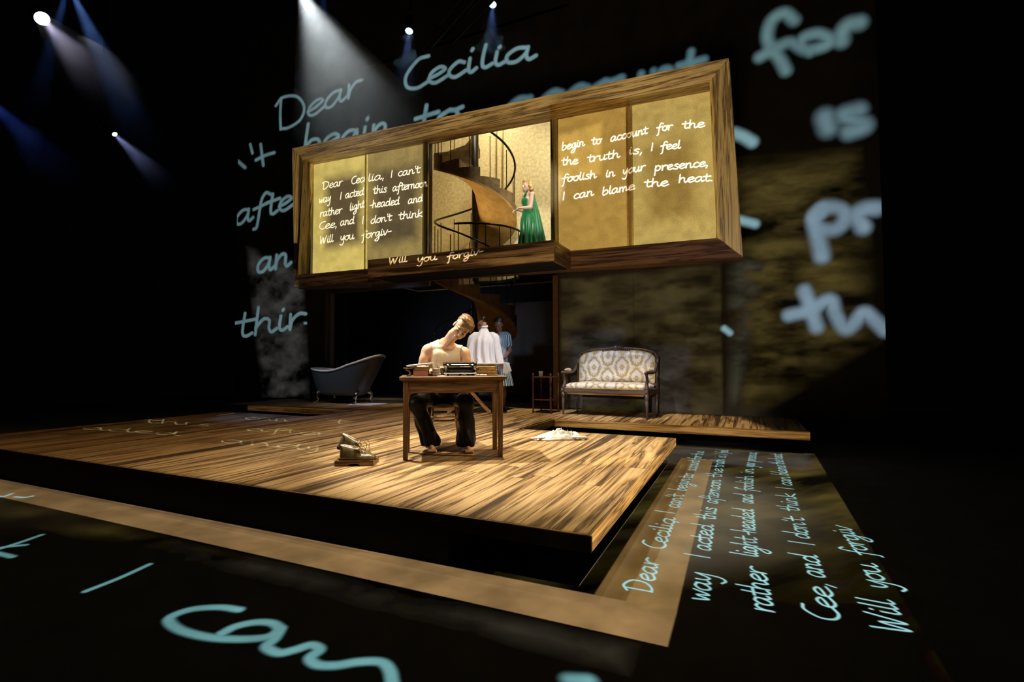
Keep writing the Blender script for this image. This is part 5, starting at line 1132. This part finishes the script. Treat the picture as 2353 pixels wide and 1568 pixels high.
PL = [('big round bright white stage light at the top left', (97, 43), 8.2, (-3.0, 4.4, 0), .105, M['glow_white']), ('small white stage light low in the dark at the left', (264, 309), 11.0, (-5.0, 6.6, 0), .05, M['glow_white']),
      ('blue stage light hanging left of the large word Cecilia', (940, 72), 9.6, (-4.3, 5.2, 0), .075, M['glow_blue']), ('blue stage light at the top edge above the raised room', (1132, 11), 9.6, (-3.1, 5.6, 0), .075, M['glow_blue'])]
LP = []
for lb, p, d, tg, r, gm in PL:
    q = at(*p, d); LP.append(q); lantern('stage_light', lb, tuple(q), tg, r, .42, gm, None)
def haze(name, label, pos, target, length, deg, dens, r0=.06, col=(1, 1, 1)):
    """a cone of stage haze shaped to the beam of a lamp; thins out downwards"""
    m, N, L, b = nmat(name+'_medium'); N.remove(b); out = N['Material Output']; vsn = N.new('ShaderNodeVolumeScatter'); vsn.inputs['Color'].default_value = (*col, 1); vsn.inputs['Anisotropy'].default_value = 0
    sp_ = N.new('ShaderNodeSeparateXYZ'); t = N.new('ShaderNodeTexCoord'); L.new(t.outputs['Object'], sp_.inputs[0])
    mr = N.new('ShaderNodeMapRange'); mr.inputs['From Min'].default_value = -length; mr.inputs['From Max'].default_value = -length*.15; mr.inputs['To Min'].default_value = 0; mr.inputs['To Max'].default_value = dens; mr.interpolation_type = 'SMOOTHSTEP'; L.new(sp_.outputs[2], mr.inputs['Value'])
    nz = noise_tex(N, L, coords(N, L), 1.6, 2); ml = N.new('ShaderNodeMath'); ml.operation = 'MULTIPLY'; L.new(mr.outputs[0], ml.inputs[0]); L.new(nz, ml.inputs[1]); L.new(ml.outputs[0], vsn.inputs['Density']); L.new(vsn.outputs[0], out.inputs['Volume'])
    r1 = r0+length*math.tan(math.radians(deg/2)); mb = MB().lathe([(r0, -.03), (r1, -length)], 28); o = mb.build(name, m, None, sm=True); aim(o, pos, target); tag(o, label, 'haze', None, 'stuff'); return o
haze('haze', 'pale haze lit by the main white beam above the raised room', KEY, (-2.5, 4.42, .7), 2.7, 38, .085, .05, (.58, .74, 1))  # blue tint put into the haze to cool the warm key beam
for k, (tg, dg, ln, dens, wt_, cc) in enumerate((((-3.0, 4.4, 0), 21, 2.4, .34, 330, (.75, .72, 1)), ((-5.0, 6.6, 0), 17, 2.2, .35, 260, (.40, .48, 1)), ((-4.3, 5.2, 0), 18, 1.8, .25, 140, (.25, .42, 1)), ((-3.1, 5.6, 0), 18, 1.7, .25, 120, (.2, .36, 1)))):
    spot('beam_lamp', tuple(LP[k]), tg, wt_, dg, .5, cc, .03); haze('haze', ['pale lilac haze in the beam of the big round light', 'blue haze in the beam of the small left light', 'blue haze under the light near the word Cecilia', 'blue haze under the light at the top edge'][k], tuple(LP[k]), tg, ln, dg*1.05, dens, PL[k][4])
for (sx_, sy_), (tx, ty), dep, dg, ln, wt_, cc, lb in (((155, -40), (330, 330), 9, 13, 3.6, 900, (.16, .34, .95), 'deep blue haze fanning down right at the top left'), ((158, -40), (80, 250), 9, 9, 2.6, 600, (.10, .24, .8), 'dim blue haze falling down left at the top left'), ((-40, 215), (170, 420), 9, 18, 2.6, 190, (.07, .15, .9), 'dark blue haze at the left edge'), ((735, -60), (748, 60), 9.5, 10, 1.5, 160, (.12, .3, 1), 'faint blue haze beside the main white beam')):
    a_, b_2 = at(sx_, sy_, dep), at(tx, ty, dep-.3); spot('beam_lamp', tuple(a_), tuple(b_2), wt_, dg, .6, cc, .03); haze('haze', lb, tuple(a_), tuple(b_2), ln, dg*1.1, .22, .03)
tr_ = thing('lighting_truss', 'dim dark lighting truss high above the raised room', 'truss', tuple(at(1080, 8, 9.2)), math.radians(-30))
for dy in (0, .3):
    for dz in (0, .3): MB().tube([(-1.6, dy, dz), (1.5, dy, dz)], .022, 6).build('chord', M['iron'], tr_)
for k in range(10): MB().beam((-1.6+.31*k, 0, .3*(k % 2)), (-1.29+.31*k, 0, .3*((k+1) % 2)), .014, .014).build('brace', M['iron'], tr_)
